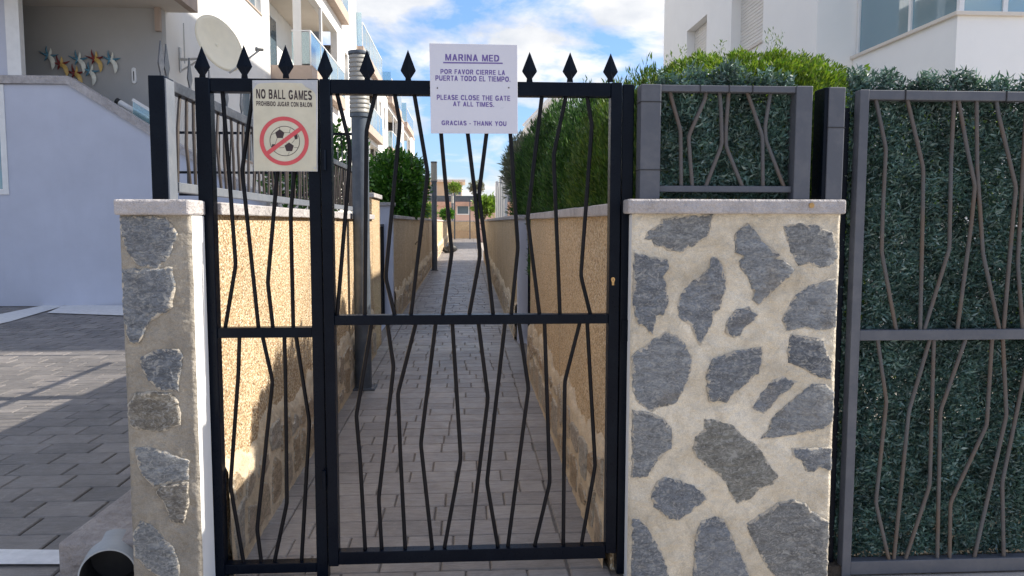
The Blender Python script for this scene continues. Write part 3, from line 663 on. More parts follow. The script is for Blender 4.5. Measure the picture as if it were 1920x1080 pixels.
# ------------------------------------------------------------------ SIGNS
TW = .19
def arc(cx, cz, rx, rz, a0, a1, n=14): return [(cx+rx*math.cos(math.radians(a0+(a1-a0)*i/n)), cz+rz*math.sin(math.radians(a0+(a1-a0)*i/n))) for i in range(n+1)]
def glyph(ch):
    """advance width, list of polygons strips. unit height, heavy grotesque capitals"""
    t = TW; h = t*.9; c = []                                   # bars: ('b',x0,z0,x1,z1)  diagonals: ('d',x0,z0,x1,z1,w)  curves: ('c',pts)
    q = t/2
    if ch == 'I': return .19+.0, [('b', 0, 0, t, 1)]
    if ch == '-': return .34, [('b', 0, .3, .34, .46)]
    if ch == '.': return .19, [('b', 0, 0, t, .19)]
    if ch == 'A': return .76, [('d', 0, 0, .28, 1, .21), ('d', .55, 0, .27, 1, .21), ('b', .16, .2, .6, .36)]
    if ch == 'V': return .72, [('d', .26, 0, 0, 1, .21), ('d', .26, 0, .51, 1, .21)]
    if ch == 'Y': return .72, [('d', .26, .4, 0, 1, .22), ('d', .26, .4, .5, 1, .22), ('b', .27, 0, .46, .42)]
    if ch == 'M': return .86, [('b', 0, 0, .18, 1), ('b', .68, 0, .86, 1), ('d', .345, 0, .05, 1, .17), ('d', .345, 0, .64, 1, .17)]
    if ch == 'N': return .74, [('b', 0, 0, .18, 1), ('b', .56, 0, .74, 1), ('d', .5, 0, .02, 1, .22)]
    if ch == 'H': return .74, [('b', 0, 0, t, 1), ('b', .55, 0, .74, 1), ('b', .1, .42, .6, .59)]
    if ch == 'K': return .74, [('b', 0, 0, t, 1), ('d', .12, .32, .50, 1, .22), ('d', .52, 0, .24, .58, .22)]
    if ch == 'L': return .60, [('b', 0, 0, t, 1), ('b', .1, 0, .6, .17)]
    if ch == 'T': return .66, [('b', .235, 0, .235+t, .9), ('b', 0, .83, .66, 1)]
    if ch == 'E': return .63, [('b', 0, 0, t, 1), ('b', .1, 0, .63, .165), ('b', .1, .43, .59, .59), ('b', .1, .835, .61, 1)]
    if ch == 'F': return .58, [('b', 0, 0, t, 1), ('b', .1, .42, .52, .585), ('b', .1, .835, .58, 1)]
    if ch == 'O': return .84, [('c', arc(.42, .5, .325, .42, 0, 360, 28))]
    if ch == 'C': return .78, [('c', arc(.42, .5, .325, .42, 38, 322, 22))]
    if ch == 'G': return .82, [('c', arc(.42, .5, .325, .42, 40, 335, 22)), ('b', .45, .37, .80, .53), ('b', .64, .1, .80, .45)]
    if ch == 'U': return .74, [('c', [(.095, 1), (.095, .4)]+arc(.37, .37, .275, .28, 180, 360, 12)+[(.645, .4), (.645, 1)])]
    if ch == 'J': return .56, [('c', [(.465, 1), (.465, .35)]+arc(.27, .32, .195, .23, 0, -175, 10))]
    if ch == 'D': return .74, [('b', 0, 0, t, 1), ('c', [(.1, .915), (.32, .915)]+arc(.32, .5, .325, .415, 90, -90, 14)+[(.1, .085)])]
    if ch == 'P': return .68, [('b', 0, 0, t, 1), ('c', [(.1, .915), (.38, .915)]+arc(.38, .67, .205, .245, 90, -90, 10)+[(.1, .425)])]
    if ch == 'R': return .74, [('b', 0, 0, t, 1), ('c', [(.1, .915), (.40, .915)]+arc(.40, .69, .2, .225, 90, -90, 10)+[(.1, .465)]), ('d', .53, 0, .30, .45, .22)]
    if ch == 'B': return .70, [('b', 0, 0, t, 1), ('c', [(.1, .92), (.38, .92)]+arc(.38, .725, .18, .195, 90, -90, 9)+[(.1, .53)]), ('c', [(.1, .51), (.40, .51)]+arc(.40, .2975, .205, .2125, 90, -90, 9)+[(.1, .085)])]
    if ch == 'S': return .68, [('c', arc(.34, .715, .25, .205, 25, 200, 12)+[(.16, .59), (.34, .51), (.52, .43)]+arc(.34, .285, .255, .205, 15, -165, 14))]
    return .32, []
def put_text(s_, px0, px1, pyt, pyb, y, parent, mat, bold=.02, tilt=0, name='lettering', gap=.13):
    a = on_y(px0, pyb, y); b = on_y(px1, pyt, y)
    tot = sum(glyph(c)[0]+gap for c in s_)-gap; mb = MB(); x = 0; k = 0
    def P(u, v): u = u/tot; return (a.x+u*(b.x-a.x), y-k*.00002, a.z+v*(b.z-a.z)-u*tilt)
    for ch in s_:
        w, parts = glyph(ch); k = 0
        for p in parts:
            k += 1
            if p[0] == 'b': mb.add([P(x+p[1], p[2]), P(x+p[3], p[2]), P(x+p[3], p[4]), P(x+p[1], p[4])], [(0, 1, 2, 3)])
            elif p[0] == 'd': mb.add([P(x+p[1], p[2]), P(x+p[1]+p[5], p[2]), P(x+p[3]+p[5], p[4]), P(x+p[3], p[4])], [(0, 1, 2, 3)])
            else:
                pts = [Vector(v) for v in p[1]]; n = len(pts); L_ = []; R_ = []
                for i in range(n):
                    d = (pts[min(i+1, n-1)]-pts[max(i-1, 0)]).normalized()
                    if ch == 'O' and i in (0, n-1): d = Vector((0, 1))
                    nn = Vector((-d.y, d.x)); hw = TW*.5*(abs(d.y)*1.0+abs(d.x)*.88)
                    L_.append(pts[i]+nn*hw); R_.append(pts[i]-nn*hw)
                mb.add([P(x+v.x, v.y) for v in L_]+[P(x+v.x, v.y) for v in R_], [(i, i+1, n+i+1, n+i) for i in range(n-1)])
        x += w+gap
    return mb.build(name, mat, parent)
def sheet(corners, y, th, name, mat, parent, bevel=.0008):
    P = [on_y(px, py, y) for px, py in corners]; 
    return MB().prism([(p.x, p.z) for p in P], lambda a, b, d: (a, d, b), y, y+th).build(name, mat, parent, bevel)
yW = -.052
sw = thing('notice_sign', on_y(888, 250, yW), 'square white notice with purple lettering asking to close the gate', 'sign')
sheet([(805, 81), (970, 84), (971, 250.5), (808, 250)], yW, .004, 'panel', 'sign_white', sw)
yt = yW-.0008
ti = .0015
for s_, a0, a1, t0, t1, b0 in [('MARINA MED', 835, 936, 102.5, 113.5, .03), ('POR FAVOR CIERRE LA', 826, 947, 131, 138.5, .03), ('PUERTA TODO EL TIEMPO.', 816.5, 957, 143, 151, .03),
                           ('PLEASE CLOSE THE GATE', 819, 956.5, 179, 187, .03), ('AT ALL TIMES.', 849.5, 926.5, 191, 199, .03), ('GRACIAS - THANK YOU', 828, 949.5, 227, 234.5, .03)]:
    put_text(s_, a0, a1, t0, t1, yt, sw, 'purple', b0, ti, gap=.15)
sheet([(831, 116.2), (942.5, 117.5), (942.5, 119.8), (831, 118.6)], yt-.0002, .0006, 'underline', 'purple', sw, 0)
for px, py in ((820, 165), (954, 164.5)):
    q = on_y(px, py, yt); MB().tube([(q.x, yt-.0012, q.z), (q.x, yt+.001, q.z)], .0028, 8).build('rivet', 'dark', sw)
yB = -.047
sb = thing('ball_games_sign', on_y(535, 321, yB), 'yellowed rectangular sign with a football crossed out by a red ring', 'sign')
sheet([(473, 150.5), (595, 150), (595.5, 321.5), (475.5, 321)], yB, .004, 'backing_plate', 'sign_grey', sb) if 'sign_grey' in M else None
M['sign_grey'] = mat_plain('sign_backing', (.42, .43, .45), .4, .08, 10)
if not sb.children: sheet([(473, 150.5), (595, 150), (595.5, 321.5), (475.5, 321)], yB, .004, 'backing_plate', 'sign_grey', sb)
sheet([(474.5, 168), (481, 159), (486, 156.5), (520, 154.5), (566, 156), (573, 163), (586, 170), (592, 178), (593.5, 320.5), (476.5, 320)], yB-.0012, .001, 'paper', 'poster', sb, 0)
sheet([(569, 154), (593.5, 153), (593.5, 175), (586, 168.5), (575, 163.5)], yB-.0026, .0006, 'peeled_film', 'sign_grey', sb, 0)
yp = yB-.0016
put_text('NO BALL GAMES', 480.5, 584.5, 168, 184.5, yp, sb, 'print_black', .018, .0045)
put_text('PROHIBIDO JUGAR CON BALON', 480.5, 585, 190.5, 198.2, yp, sb, 'print_black', .02, .0035)
C0 = on_y(533, 264.5, yp); upx = (on_y(534, 264.5, yp)-C0).length
def ringp(r0, r1, n, y, name, mat, cx=0, cz=0, th=.0006):
    vs = []; fs = []
    for i in range(n):
        a = 2*math.pi*i/n
        for r in (r0, r1): vs.append((C0.x+(cx+r*math.cos(a))*upx, y, C0.z+(cz+r*math.sin(a))*upx))
    for i in range(n): j = (i+1) % n; fs.append((2*i, 2*j, 2*j+1, 2*i+1))
    MB().add(vs, fs).build(name, mat, sb)
def polyp(pts, y, name, mat):
    MB().add([(C0.x+a*upx, y, C0.z+b*upx) for a, b in pts], [tuple(range(len(pts)))]).build(name, mat, sb)
ringp(0, 27.6, 40, yp-.0001, 'ball_disc', 'poster', 1, 0); ringp(27.2, 28.3, 48, yp-.0003, 'ball_outline', 'print_black', 1, 0)
def pent(cx, cy, r, rot): return [(cx+r*math.cos(rot+i*2*math.pi/5), cy+r*math.sin(rot+i*2*math.pi/5)) for i in range(5)]
polyp(pent(-8, 13, 9.2, math.pi/2+.0), yp-.0004, 'ball_patch', 'print_black'); polyp(pent(9, -11.5, 9.2, -math.pi/2+math.pi), yp-.0004, 'ball_patch', 'print_black')
polyp([(18, 14), (23, 16), (25.5, 9), (25, 4), (20, 3)], yp-.0004, 'ball_patch', 'print_black'); polyp([(-23, -6), (-17, -6), (-15, -13), (-17, -18), (-21, -14), (-24, -11)], yp-.0004, 'ball_patch', 'print_black')
def seg(a, b, w=.7): 
    d = Vector(b)-Vector(a); n_ = Vector((-d.y, d.x)).normalized()*w/2; return [Vector(a)+n_, Vector(b)+n_, Vector(b)-n_, Vector(a)-n_]
for a, b in [((-8, 22), (-8, 27)), ((0, 16), (10, 16)), ((10, 16), (18, 12)), ((-16, 15), (-24, 12)), ((-13, 6), (-17, -6)), ((-3, 6), (4, -4)), ((14, -4), (20, 3)), ((18, -12), (26, -12)), ((9, -21), (6, -27)), ((0, -12), (-10, -13)), ((10, 16), (12, 24))]:
    polyp(seg(a, b), yp-.00045, 'ball_seam', 'print_black')
polyp(seg((-33, -24), (33, 25), 7.8), yp-.0006, 'red_bar', 'print_red')
ringp(38.5, 46, 64, yp-.0008, 'red_ring', 'print_red')
for px, py in ((477.5, 155), (585, 156), (590.5, 315.5)):
    q = on_y(px, py, yp); MB().tube([(q.x, yp-.003, q.z), (q.x, yp+.001, q.z)], .0042, 10).build('screw', 'steel', sb)

# ------------------------------------------------------------------ RIGHT: FENCE PANEL ON THE PILLAR, DRIVEWAY GATE, ARTIFICIAL HEDGE
fp = thing('framed_railing', (on_y(1360, 373, -.07).x, -.05, RZT), 'small grey framed fence panel with six bent bars on top of the slate pillar', 'railing')
yf = -.09; Z = lambda py, y=yf, px=1360: on_y(px, py, y).z; X = lambda px, y=yf, py=260: on_y(px, py, y).x
MB().box(X(1201), X(1239), yf, yf+.08, RZT, Z(159)).build('post', 'grey_paint', fp, .004)
MB().box(X(1491), X(1522), yf, yf+.10, RZT, Z(159)).build('post', 'grey_paint', fp, .004)
MB().box(X(1239), X(1491), yf+.006, yf+.05, Z(172), Z(159.5)).build('top_rail', 'grey_paint', fp, .003)
MB().box(X(1239), X(1491), yf+.02, yf+.05, Z(360), Z(348)).build('bottom_rail', 'grey_paint', fp, .003)
for p in [[(285,460),(300,520),(340,660),(343,950)], [(470,460),(465,500),(380,690),(400,950)], [(537,455),(545,560),(550,730),(465,950)], [(585,455),(570,650),(570,740),(655,950)], [(675,460),(755,690),(757,950)], [(797,460),(768,640),(772,710),(865,950)]]:
    gbar([(1150+a/2.7, b/2.7) for a, b in p], yf+.035, .0085, fp, 'grey_bar')
def tie(x0, x1, z, yf_, yb_, parent): MB().box(x0-.002, x1+.002, yf_-.002, yb_+.002, z-.002, z+.002).build('cable_tie', 'dark', parent)
for py in (192, 319): tie(X(1201), X(1239), Z(py), yf, yf+.08, fp)
for px in (1312, 1366, 1410):
    MB().box(X(px)-.002, X(px)+.002, yf+.004, yf+.052, Z(172.5), Z(159)).build('cable_tie', 'dark', fp)
dp = thing('gate_post', (on_y(1564, 373, -.08).x, -.05, RZT), 'short grey square post at the right end of the slate pillar', 'post')
MB().box(X(1552), X(1583), yf, yf+.09, RZT, Z(163, px=1565)).build('post', 'grey_paint', dp, .004)
MB().box(X(1544.5), X(1551.6), yf+.004, yf+.10, RZT, Z(163.6, px=1565)).build('dark_side_plate', 'black', dp, .002)
tie(X(1552), X(1583), Z(239, px=1565), yf, yf+.09, dp)
dg_ = thing('driveway_gate', (on_y(1800, 1070, -.03).x, -.03, 0), 'large grey framed gate with bent rusty bars over dark artificial leaves', 'gate')
yg = -.03; ZZ = lambda py, px=1700: on_y(px, py, yg).z; XX = lambda px, py=600: on_y(px, py, yg).x
XE = XX(2420)
MB().box(XX(1597), XX(1614), yg, yg+.05, ZZ(1078), ZZ(168.5)).build('stile', 'grey_paint', dg_, .003)
MB().box(XE, XE+.05, yg, yg+.05, ZZ(1078), ZZ(168.5)).build('stile', 'grey_paint', dg_, .003)
MB().box(XX(1614), XE, yg+.002, yg+.05, ZZ(187), ZZ(169)).build('top_rail', 'grey_paint', dg_, .003)
MB().box(XX(1614), XE, yg+.004, yg+.045, ZZ(638.5), ZZ(619)).build('middle_rail', 'grey_paint', dg_, .003)
MB().box(XX(1614), XE, yg+.002, yg+.05, ZZ(1076), ZZ(1051)).build('bottom_rail', 'grey_paint', dg_, .003)
DG = [[(1641,182),(1661,278),(1655,400),(1653,472),(1681,624)], [(1700,182),(1731,315),(1730,400),(1725,624)], [(1789,182),(1783,304),(1780,466),(1731,624)], [(1796,182),(1813,278),(1828,348),(1821,420),(1794,624)],
 [(1831,182),(1832,315),(1843,476),(1875,624)], [(1867,182),(1872,215),(1905,352),(1900,400),(1881,624)], [(1925,182),(1908,494),(1918,624)],
 [(1645,634),(1662,753),(1642,942),(1668,1056)], [(1744,634),(1704,771),(1675,1056)], [(1751,634),(1743,910),(1695,1056)], [(1811,634),(1763,771),(1757,1056)], [(1860,634),(1850,797),(1782,942),(1780,1056)], [(1880,634),(1887,778),(1824,1056)], [(1935,634),(1879,904),(1882,1056)]]
for p in DG: gbar(p, yg+.02, .0085, dg_, 'grey_bar')
for k in range(7):
    p = DG[k]; q = DG[7+k]; gbar([(2*1925+25-a, b) for a, b in p], yg+.02, .0085, dg_, 'grey_bar'); gbar([(2*1925+35-a, b) for a, b in q], yg+.02, .0085, dg_, 'grey_bar')
for px in (1680, 1865, 1909): MB().box(XX(px)-.002, XX(px)+.002, yg-.002, yg+.052, ZZ(188), ZZ(168.5)).build('cable_tie', 'dark', dg_)
MB().box(XX(1578), XX(1590), .02, .1, 0, ZZ(200)).build('hanging_post', 'black', dg_, .003)
def mat_screen(x0, x1, z0, z1, y, dens, label, topamp, seed):
    g = np.random.default_rng(seed); area = (x1-x0)*(z1-z0)
    n = int(area*dens)
    P = np.stack([g.uniform(x0, x1, n), y+g.uniform(0, .055, n), g.uniform(z0, z1, n)], 1)
    top = z1-topamp*.45+topamp*.4*np.sin(P[:, 0]*11+seed)*np.sin(P[:, 0]*27)+g.uniform(-.35, .3, n)*topamp
    P = P[P[:, 2] < top]
    # clumps: keep more leaves round random centres
    f = np.sin(P[:, 0]*41+np.sin(P[:, 2]*23)*2)*np.sin(P[:, 2]*37+np.sin(P[:, 0]*19)*2)
    P = P[(f > -.55) | (g.random(len(P)) < .45)]; n = len(P)
    Dv = g.normal(size=(n, 3))*np.array([1, .55, .8])+np.array([0, -.45, .35])
    V = leaves(P, Dv, g.uniform(.02, .04, n), g.uniform(.0028, .0058, n), .4)
    t = thing('artificial_hedge', ((x0+x1)/2, y, z0), label, 'hedge screen', 'artificial leaf screens')
    link('foliage', quads_mesh('foliage', V, 'faux'), t, kind='stuff')
    m = int(area*70)
    mb = MB()
    for i in range(m):
        x = g.uniform(x0, x1-.05); z = g.uniform(z0, z1-topamp); L_ = g.uniform(.08, .22); 
        mb.bar((x, y+.045+g.uniform(-.01, .015), z), (min(x+L_, x1), y+.045+g.uniform(-.01, .015), z+g.normal()*.02), .003, .003)
    mb.build('twigs', 'faux_twig', t, kind='stuff')
    return t
mat_screen(X(1243), X(1497), RZT+.004, Z(108), yf+.058, 55000, 'dark blue-green artificial leaves behind the small panel on the pillar', .1, 5)
mat_screen(XX(1592), XE, .03, ZZ(122), yg+.056, 62000, 'tall screen of dark artificial leaves behind the large driveway gate', .1, 9)

# ------------------------------------------------------------------ LEFT: POST AND RAILING ON THE WALL
lp = thing('fence_post', (on_y(298, 373, LPY+.01).x, LPY+.05, LZT), 'thick black post on the left pillar with its chalky sunlit side set as a pale plate', 'post')
ylp = LPY+.015
MB().box(on_y(281, 260, ylp).x, on_y(311, 260, ylp).x, ylp, ylp+.10, LZT, on_y(300, 141, ylp).z).build('post', 'black', lp, .003)
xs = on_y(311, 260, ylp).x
MB().box(xs+.0006, xs+.008, ylp+.002, ylp+.085, LZT, on_y(300, 146, ylp).z).build('sunlit_side_plate', 'rail_bottom', lp, .002)  # pale colour paints the sunlit, chalky side of the black post
def side_spear(x, y, z, h, parent, w=.028):
    prof = [(0, 1.0), (w, .36), (w*.93, .32), (w*.36, .12), (w*.42, 0)]
    out = [(p[0], z+h*p[1]) for p in prof]+[(-p[0], z+h*p[1]) for p in prof[::-1][:-1]]
    MB().prism(out, lambda a, b, d: (x+d, y+a, b), -.0025, .0025).build('spearhead', 'side_rail', parent)
side_spear(on_y(293, 140, ylp).x, ylp+.05, on_y(300, 141, ylp).z, .14, lp)
XF = -1.195
sf = thing('wall_railing', (XF, 1, ZC+.05), 'dark railing with bent bars and spearheads running along the left garden wall', 'railing')
zf1 = on_x(325, 155, XF).z; zf0 = on_x(335, 352, XF).z; yfa = ylp+.115; yfb = YLo
MB().box(XF-.02, XF+.02, yfa, yfb, zf1-.045, zf1).build('top_rail', 'side_rail', sf, .003)
MB().box(XF-.02, XF+.02, yfa, yfb, zf0-.02, zf0+.02).build('bottom_rail', 'rail_bottom', sf, .003)
yy = yfa+.06; rr = random.Random(4)
while yy < yfb-.05:
    j = [rr.uniform(-.035, .035) for _ in range(3)]; zm = zf0+(zf1-zf0)*rr.uniform(.35, .65)
    MB().tube([(XF, yy+j[0], zf0), (XF, yy+j[1], zm), (XF, yy+j[2], zf1-.04)], .0075, 6, False).build('bar', 'brownbar', sf, smooth=True); yy += .105
yy = yfa+.06
while yy < yfb-.05: side_spear(XF, yy, zf1, .14, sf); yy += .26
yy = yfa+1.8
while yy < yfb: MB().box(XF-.018, XF+.018, yy-.018, yy+.018, ZC+.052, zf0-.02).build('foot', 'side_rail', sf); yy += 1.8
# cross railing between two gardens
YC = 5.9
cf = thing('cross_railing', (-3, YC, 0), 'black railing across the left garden behind the wall railing', 'railing')
zc1 = on_y(500, 250, YC).z; zc2 = on_y(500, 324, YC).z; xc0, xc1 = on_y(332, 250, YC).x, on_y(664, 300, YC).x
for z_ in (zc1, zc2, 1.84): MB().box(xc0, xc1, YC-.012, YC+.012, z_-.014, z_+.014).build('rail', 'black', cf)
xx = xc0+.1
while xx < xc1-.03:
    a = rr.uniform(-.03, .03); MB().tube([(xx, YC, 1.84), (xx+a, YC, 2.15), (xx, YC, zc1)], .007, 6, False).build('bar', 'barblack', cf); xx += .125

# ------------------------------------------------------------------ LAMP POSTS
def lamp(px, pyb, pyt, label):
    g = on_g(px, pyb, SL); y = g.y; x = g.x; z0 = zg(y); t = thing('lamp_post', (x, y, z0), label, 'lamp post', 'bollard lamps along the path')
    r = .073; zt = on_y(px, pyt, y).z-z0
    o = MB().tube([(x, y, z0+.012), (x, y, z0+zt-.56)], r, 28).build('pole', 'lamp', t, smooth=False); shade_auto(o.data)
    MB().prism([(x-.11, y-.11), (x+.11, y-.11), (x+.11, y+.11), (x-.11, y+.11)], lambda a, b, d: (a, b, d), z0, z0+.014).build('base_plate', 'lamp', t, .003)
    for sx in (-1, 1):
        for sy in (-1, 1): MB().tube([(x+sx*.088, y+sy*.088, z0+.014), (x+sx*.088, y+sy*.088, z0+.03)], .008, 6).build('bolt', 'steel', t)
    o = MB().tube([(x, y, z0+zt-.56), (x, y, z0+zt-.53)], .086, 28).build('collar', 'lamp', t); shade_auto(o.data)
    pts = []; rs = []; n = 13; h0, h1 = z0+zt-.53, z0+zt-.03
    for i in range(n):
        za = h0+(h1-h0)*i/n; dz = (h1-h0)/n
        pts += [(x, y, za+.001), (x, y, za+dz*.2), (x, y, za+dz*.78), (x, y, za+dz*.95)]; rs += [.079, .087, .086, .079]
    o = MB().tube(pts, rs, 28).build('louvred_head', 'lamphead', t); shade_auto(o.data, .9)
    o = MB().tube([(x, y, h1), (x, y, h1+.03)], .092, 28).build('cap', 'lamp', t, .004); shade_auto(o.data)
lamp(682, 728, 97, 'nearest tall grey lamp post with ribbed cream head beside the left wall')
lamp(815, 507, 303, 'second slender lamp post far down the left side of the path')
lamp(848.5, 446, 366, 'most distant lamp post on the left near the far gate')

# ------------------------------------------------------------------ DRAIN PIPE AND CONCRETE KERB
def kerb():
    a = on_g(107, 1018).copy(); q = lambda px, py, z: (lambda r: CP+r*((z-CP.z)/r.z))(ray(px, py))
    z1 = .20; p = q(107, 1018, z1); r = q(238, 920, z1)
    t = MB(); x1 = LX0-.004
    yA = p.y; poly = [(p.x, p.y), (x1, p.y), (x1, p.y+2.6), (r.x-.02, p.y+2.6), (r.x, r.y)]
    o = t.prism(poly, lambda a, b, d: (a, b, d), -.03, z1).build('kerb_block', 'kerb', None, .015, label='low rough concrete block beside the left pillar with the drain pipe in it', cat='kerb block', seg=3)
    cx, cz = q(180, 1086, .10).x-.02, .10; cy = p.y
    rO, rI = .108, .100; n = 40
    ax = Vector((.25, -1, 0)).normalized(); s = ax.cross(Vector((0, 0, 1))).normalized(); u = Vector((0, 0, 1))
    c0 = Vector((cx+.0, cy+.10, cz)); c1 = c0+ax*.2
    vs = []; fs = []
    for c, rad in ((c0-ax*.02, rO), (c1, rO), (c1+ax*.001, rO-.003), (c1+ax*.001, rI+.002), ):
        vs += [c+s*rad*math.cos(2*math.pi*i/n)+u*rad*math.sin(2*math.pi*i/n) for i in range(n)]
    for k in range(3):
        fs += [(k*n+i, k*n+(i+1) % n, (k+1)*n+(i+1) % n, (k+1)*n+i) for i in range(n)]
    cut = MB().tube([c1, c0-ax*.012], rO-.002, 32).build('cutter', 'kerb'); md = o.modifiers.new('b', 'BOOLEAN'); md.object = cut; md.solver = 'EXACT'
    me = bpy.data.meshes.new_from_object(o.evaluated_get(bpy.context.evaluated_depsgraph_get())); o.modifiers.clear(); o.data = me; bpy.data.objects.remove(cut)
    pp = thing('drain_pipe', c1, 'round grey plastic drain pipe end sticking out below the left pillar', 'pipe')
    o = MB().add(vs, fs).build('pipe', 'pvc', pp, smooth=False); shade_auto(o.data)
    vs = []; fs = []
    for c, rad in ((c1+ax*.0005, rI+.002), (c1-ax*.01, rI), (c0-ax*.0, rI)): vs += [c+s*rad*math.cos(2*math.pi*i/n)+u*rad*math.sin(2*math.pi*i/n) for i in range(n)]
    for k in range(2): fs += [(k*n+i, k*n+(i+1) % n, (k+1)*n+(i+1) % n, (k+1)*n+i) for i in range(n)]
    fs.append(tuple(2*n+i for i in range(n))); o = MB().add(vs, fs).build('shaded_bore', 'dark', pp)  # shade inside the pipe mouth is put into this dark lining and disc
kerb()

# ------------------------------------------------------------------ LEFT HOUSE
def fY(y): return lambda u, z, d: (u, y+d, z)
def fX(x, s): return lambda u, z, d: (x+s*d, u, z)
YH = 11.2
lh = thing('terraced_house', (-8, YH, 0), 'nearest pale house on the left with lavender stair wall and grey porch', 'house', 'row of white terraced houses')
p1 = on_y(0, 143, YH); p2 = on_y(126, 143, YH); p3 = on_y(285, 243, YH); p4 = on_y(500, 372, YH)
dW = on_y(18, 365, YH); dT = on_y(10, 152, YH)
c_ = .14
x_l = -16
hole_x = dW.x
prof = [(hole_x, 0), (p4.x, 0), (p4.x, p4.z-c_), (p2.x, p2.z-c_), (hole_x, p1.z-c_)]
MB().prism(prof, lambda a, b, d: (a, d, b), YH, YH+.18).build('stair_wall', 'lavender', lh)
zs_ = dW.z
MB().box(x_l, hole_x-.001, YH+.001, YH+.181, 0, zs_).build('lower_wall', 'lavender', lh)
MB().prism([(x_l, p1.z-c_), (p2.x, p2.z-c_), (p4.x, p4.z-c_), (p4.x+.02, p4.z), (p2.x+.03, p2.z), (x_l, p2.z)], lambda a, b, d: (a, d, b), YH-.05, YH+.22).build('coping', 'coping_l', lh) if 'coping_l' in M else MB().prism([(x_l, p1.z-c_), (p2.x, p2.z-c_), (p4.x, p4.z-c_), (p4.x+.02, p4.z), (p2.x+.03, p2.z), (x_l, p2.z)], lambda a, b, d: (a, d, b), YH-.05, YH+.22).build('coping', 'coping', lh)
w = MB().box(hole_x-.10, hole_x, YH-.02, YH+.1, zs_, p1.z-c_-.003).box(x_l, hole_x-.101, YH-.02, YH+.1, zs_, zs_+.1).build('window_frame', 'wframe', lh)
MB().box(x_l, hole_x-.102, YH+.03, YH+.05, zs_+.102, p1.z-c_-.004).build('pane', 'bigglass', w)
YR = YH+1.5
q0 = on_y(38, 10, YR); q1 = on_y(309, 200, YR); zfl = 3.1
zso = on_y(200, 14, YR).z
MB().box(x_l, q1.x, YR, YR+.2, 0, zso).build('porch_wall', 'recess', lh)
cA = on_y(11, 70, YH+.03).x; cB = on_y(37, 70, YH+.03).x
MB().box(cA, cB, YH+.03, YH+.17, p1.z+.001, zso).build('column', 'wframe', lh)
MB().box(x_l, cA-.001, YH+.08, YH+.16, p1.z+.001, zso-.001).build('side_panel', 'lavender', lh)
so = on_y(371, 18, YR+.3)
MB().box(x_l, so.x-.14, YH-1.0, YR+.3, zso+.002, zso+.5).build('balcony_slab', 'soffit', lh)
MB().box(so.x-.139, so.x, YH-1.0, YR+.3, zso-.0, zso+.55).build('slab_edge', 'fascia', lh)
MB().box(q1.x-.10, q1.x-.001, YR-.10, YR-.002, zso-.45, zso-.001).build('corner_bracket', 'fascia', lh)
XW = q1.x-.002; YA0 = on_x(507, 100, XW).y
mb = MB(); 
wy0 = on_x(478, 200, XW).y-1.2; wy1 = on_x(478, 200, XW).y+.1
w2a = on_x(440, 20, XW).y-.2; w2b = on_x(463, 20, XW).y+2.6
holes = [(wy0, wy1, 3.2, 5.3), (on_x(452, 0, XW).y, on_x(489, 0, XW).y, on_x(487, 24, XW).z, on_x(487, 24, XW).z+1.4)]
wall_open(mb, YR+.2, YA0-.002, 0, 11.8, holes, fX(XW, -1), .25); mb.build('facade', 'white', lh)
MB().box(x_l, XW-.252, YR+.2, YA0-.003, 0, 11.7).build('house_body', 'white', lh)
for h in holes:
    f = MB().box(XW-.2, XW-.16, h[0], h[1], h[2], h[3]).build('window', 'wframe', lh)
    MB().box(XW-.159, XW-.15, h[0]+.07, h[1]-.07, h[2]+.07, h[3]-.07).build('pane', 'window', f)
    MB().box(XW-.25, XW+.03, h[0]-.05, h[1]+.05, h[2]-.05, h[2]-.001).build('sill', 'fascia', lh)
# stair balustrade behind the sloping wall
st = thing('stair_handrail', (on_y(240, 220, YH+.7).x, YH+.7, 3), 'white tube handrail rising behind the lavender stair wall', 'handrail')
g2_a = on_y(249, 187, YH+.45); g2_b = on_y(292, 213, YH+.45); a = on_y(222, 191, YH+.7); b = on_y(290, 232, YH+.7)
MB().tube([a, b], .055, 12).build('rail', 'wframe', st, smooth=False)
MB().tube([a+Vector((-.04, 0, .025)), a+Vector((.02, 0, -.012))], .058, 12).build('end_cap', 'dark', st)
MB().bar(g2_a, g2_b, .05, .05).build('top_frame', 'wframe', st)
for k in (.15, .6): c = a+(b-a)*k; MB().tube([c+Vector((0, 0, -.55)), c], .03, 8).build('support', 'wframe', st)
g2 = on_y(250, 190, YH+.5); MB().prism([(on_y(249, 188, YH+.5).x, on_y(249, 188, YH+.5).z), (on_y(290, 212, YH+.5).x, on_y(290, 212, YH+.5).z), (on_y(290, 250, YH+.5).x, on_y(290, 250, YH+.5).z), (on_y(249, 222, YH+.5).x, on_y(249, 222, YH+.5).z)], lambda a, b, d: (a, d, b), YH+.5, YH+.515).build('glass_panel', 'glass', st)
tm = on_y(252, 142, YR); t_ = thing('wall_thermometer', (tm.x, YR-.02, tm.z), 'small white thermometer on the grey porch wall', 'thermometer')
MB().prism([(.045*math.cos(a)+0, .045*math.sin(a)+(.11 if math.sin(a) > 0 else -.11)) for a in [i*math.pi/8 for i in range(16)]], lambda a, b, d: (tm.x+a, d, tm.z+b), YR-.03, YR-.001).build('case', 'wframe', t_, .006)
MB().box(tm.x-.008, tm.x+.008, YR-.036, YR-.03, tm.z-.1, tm.z+.08).build('tube', 'dark', t_)
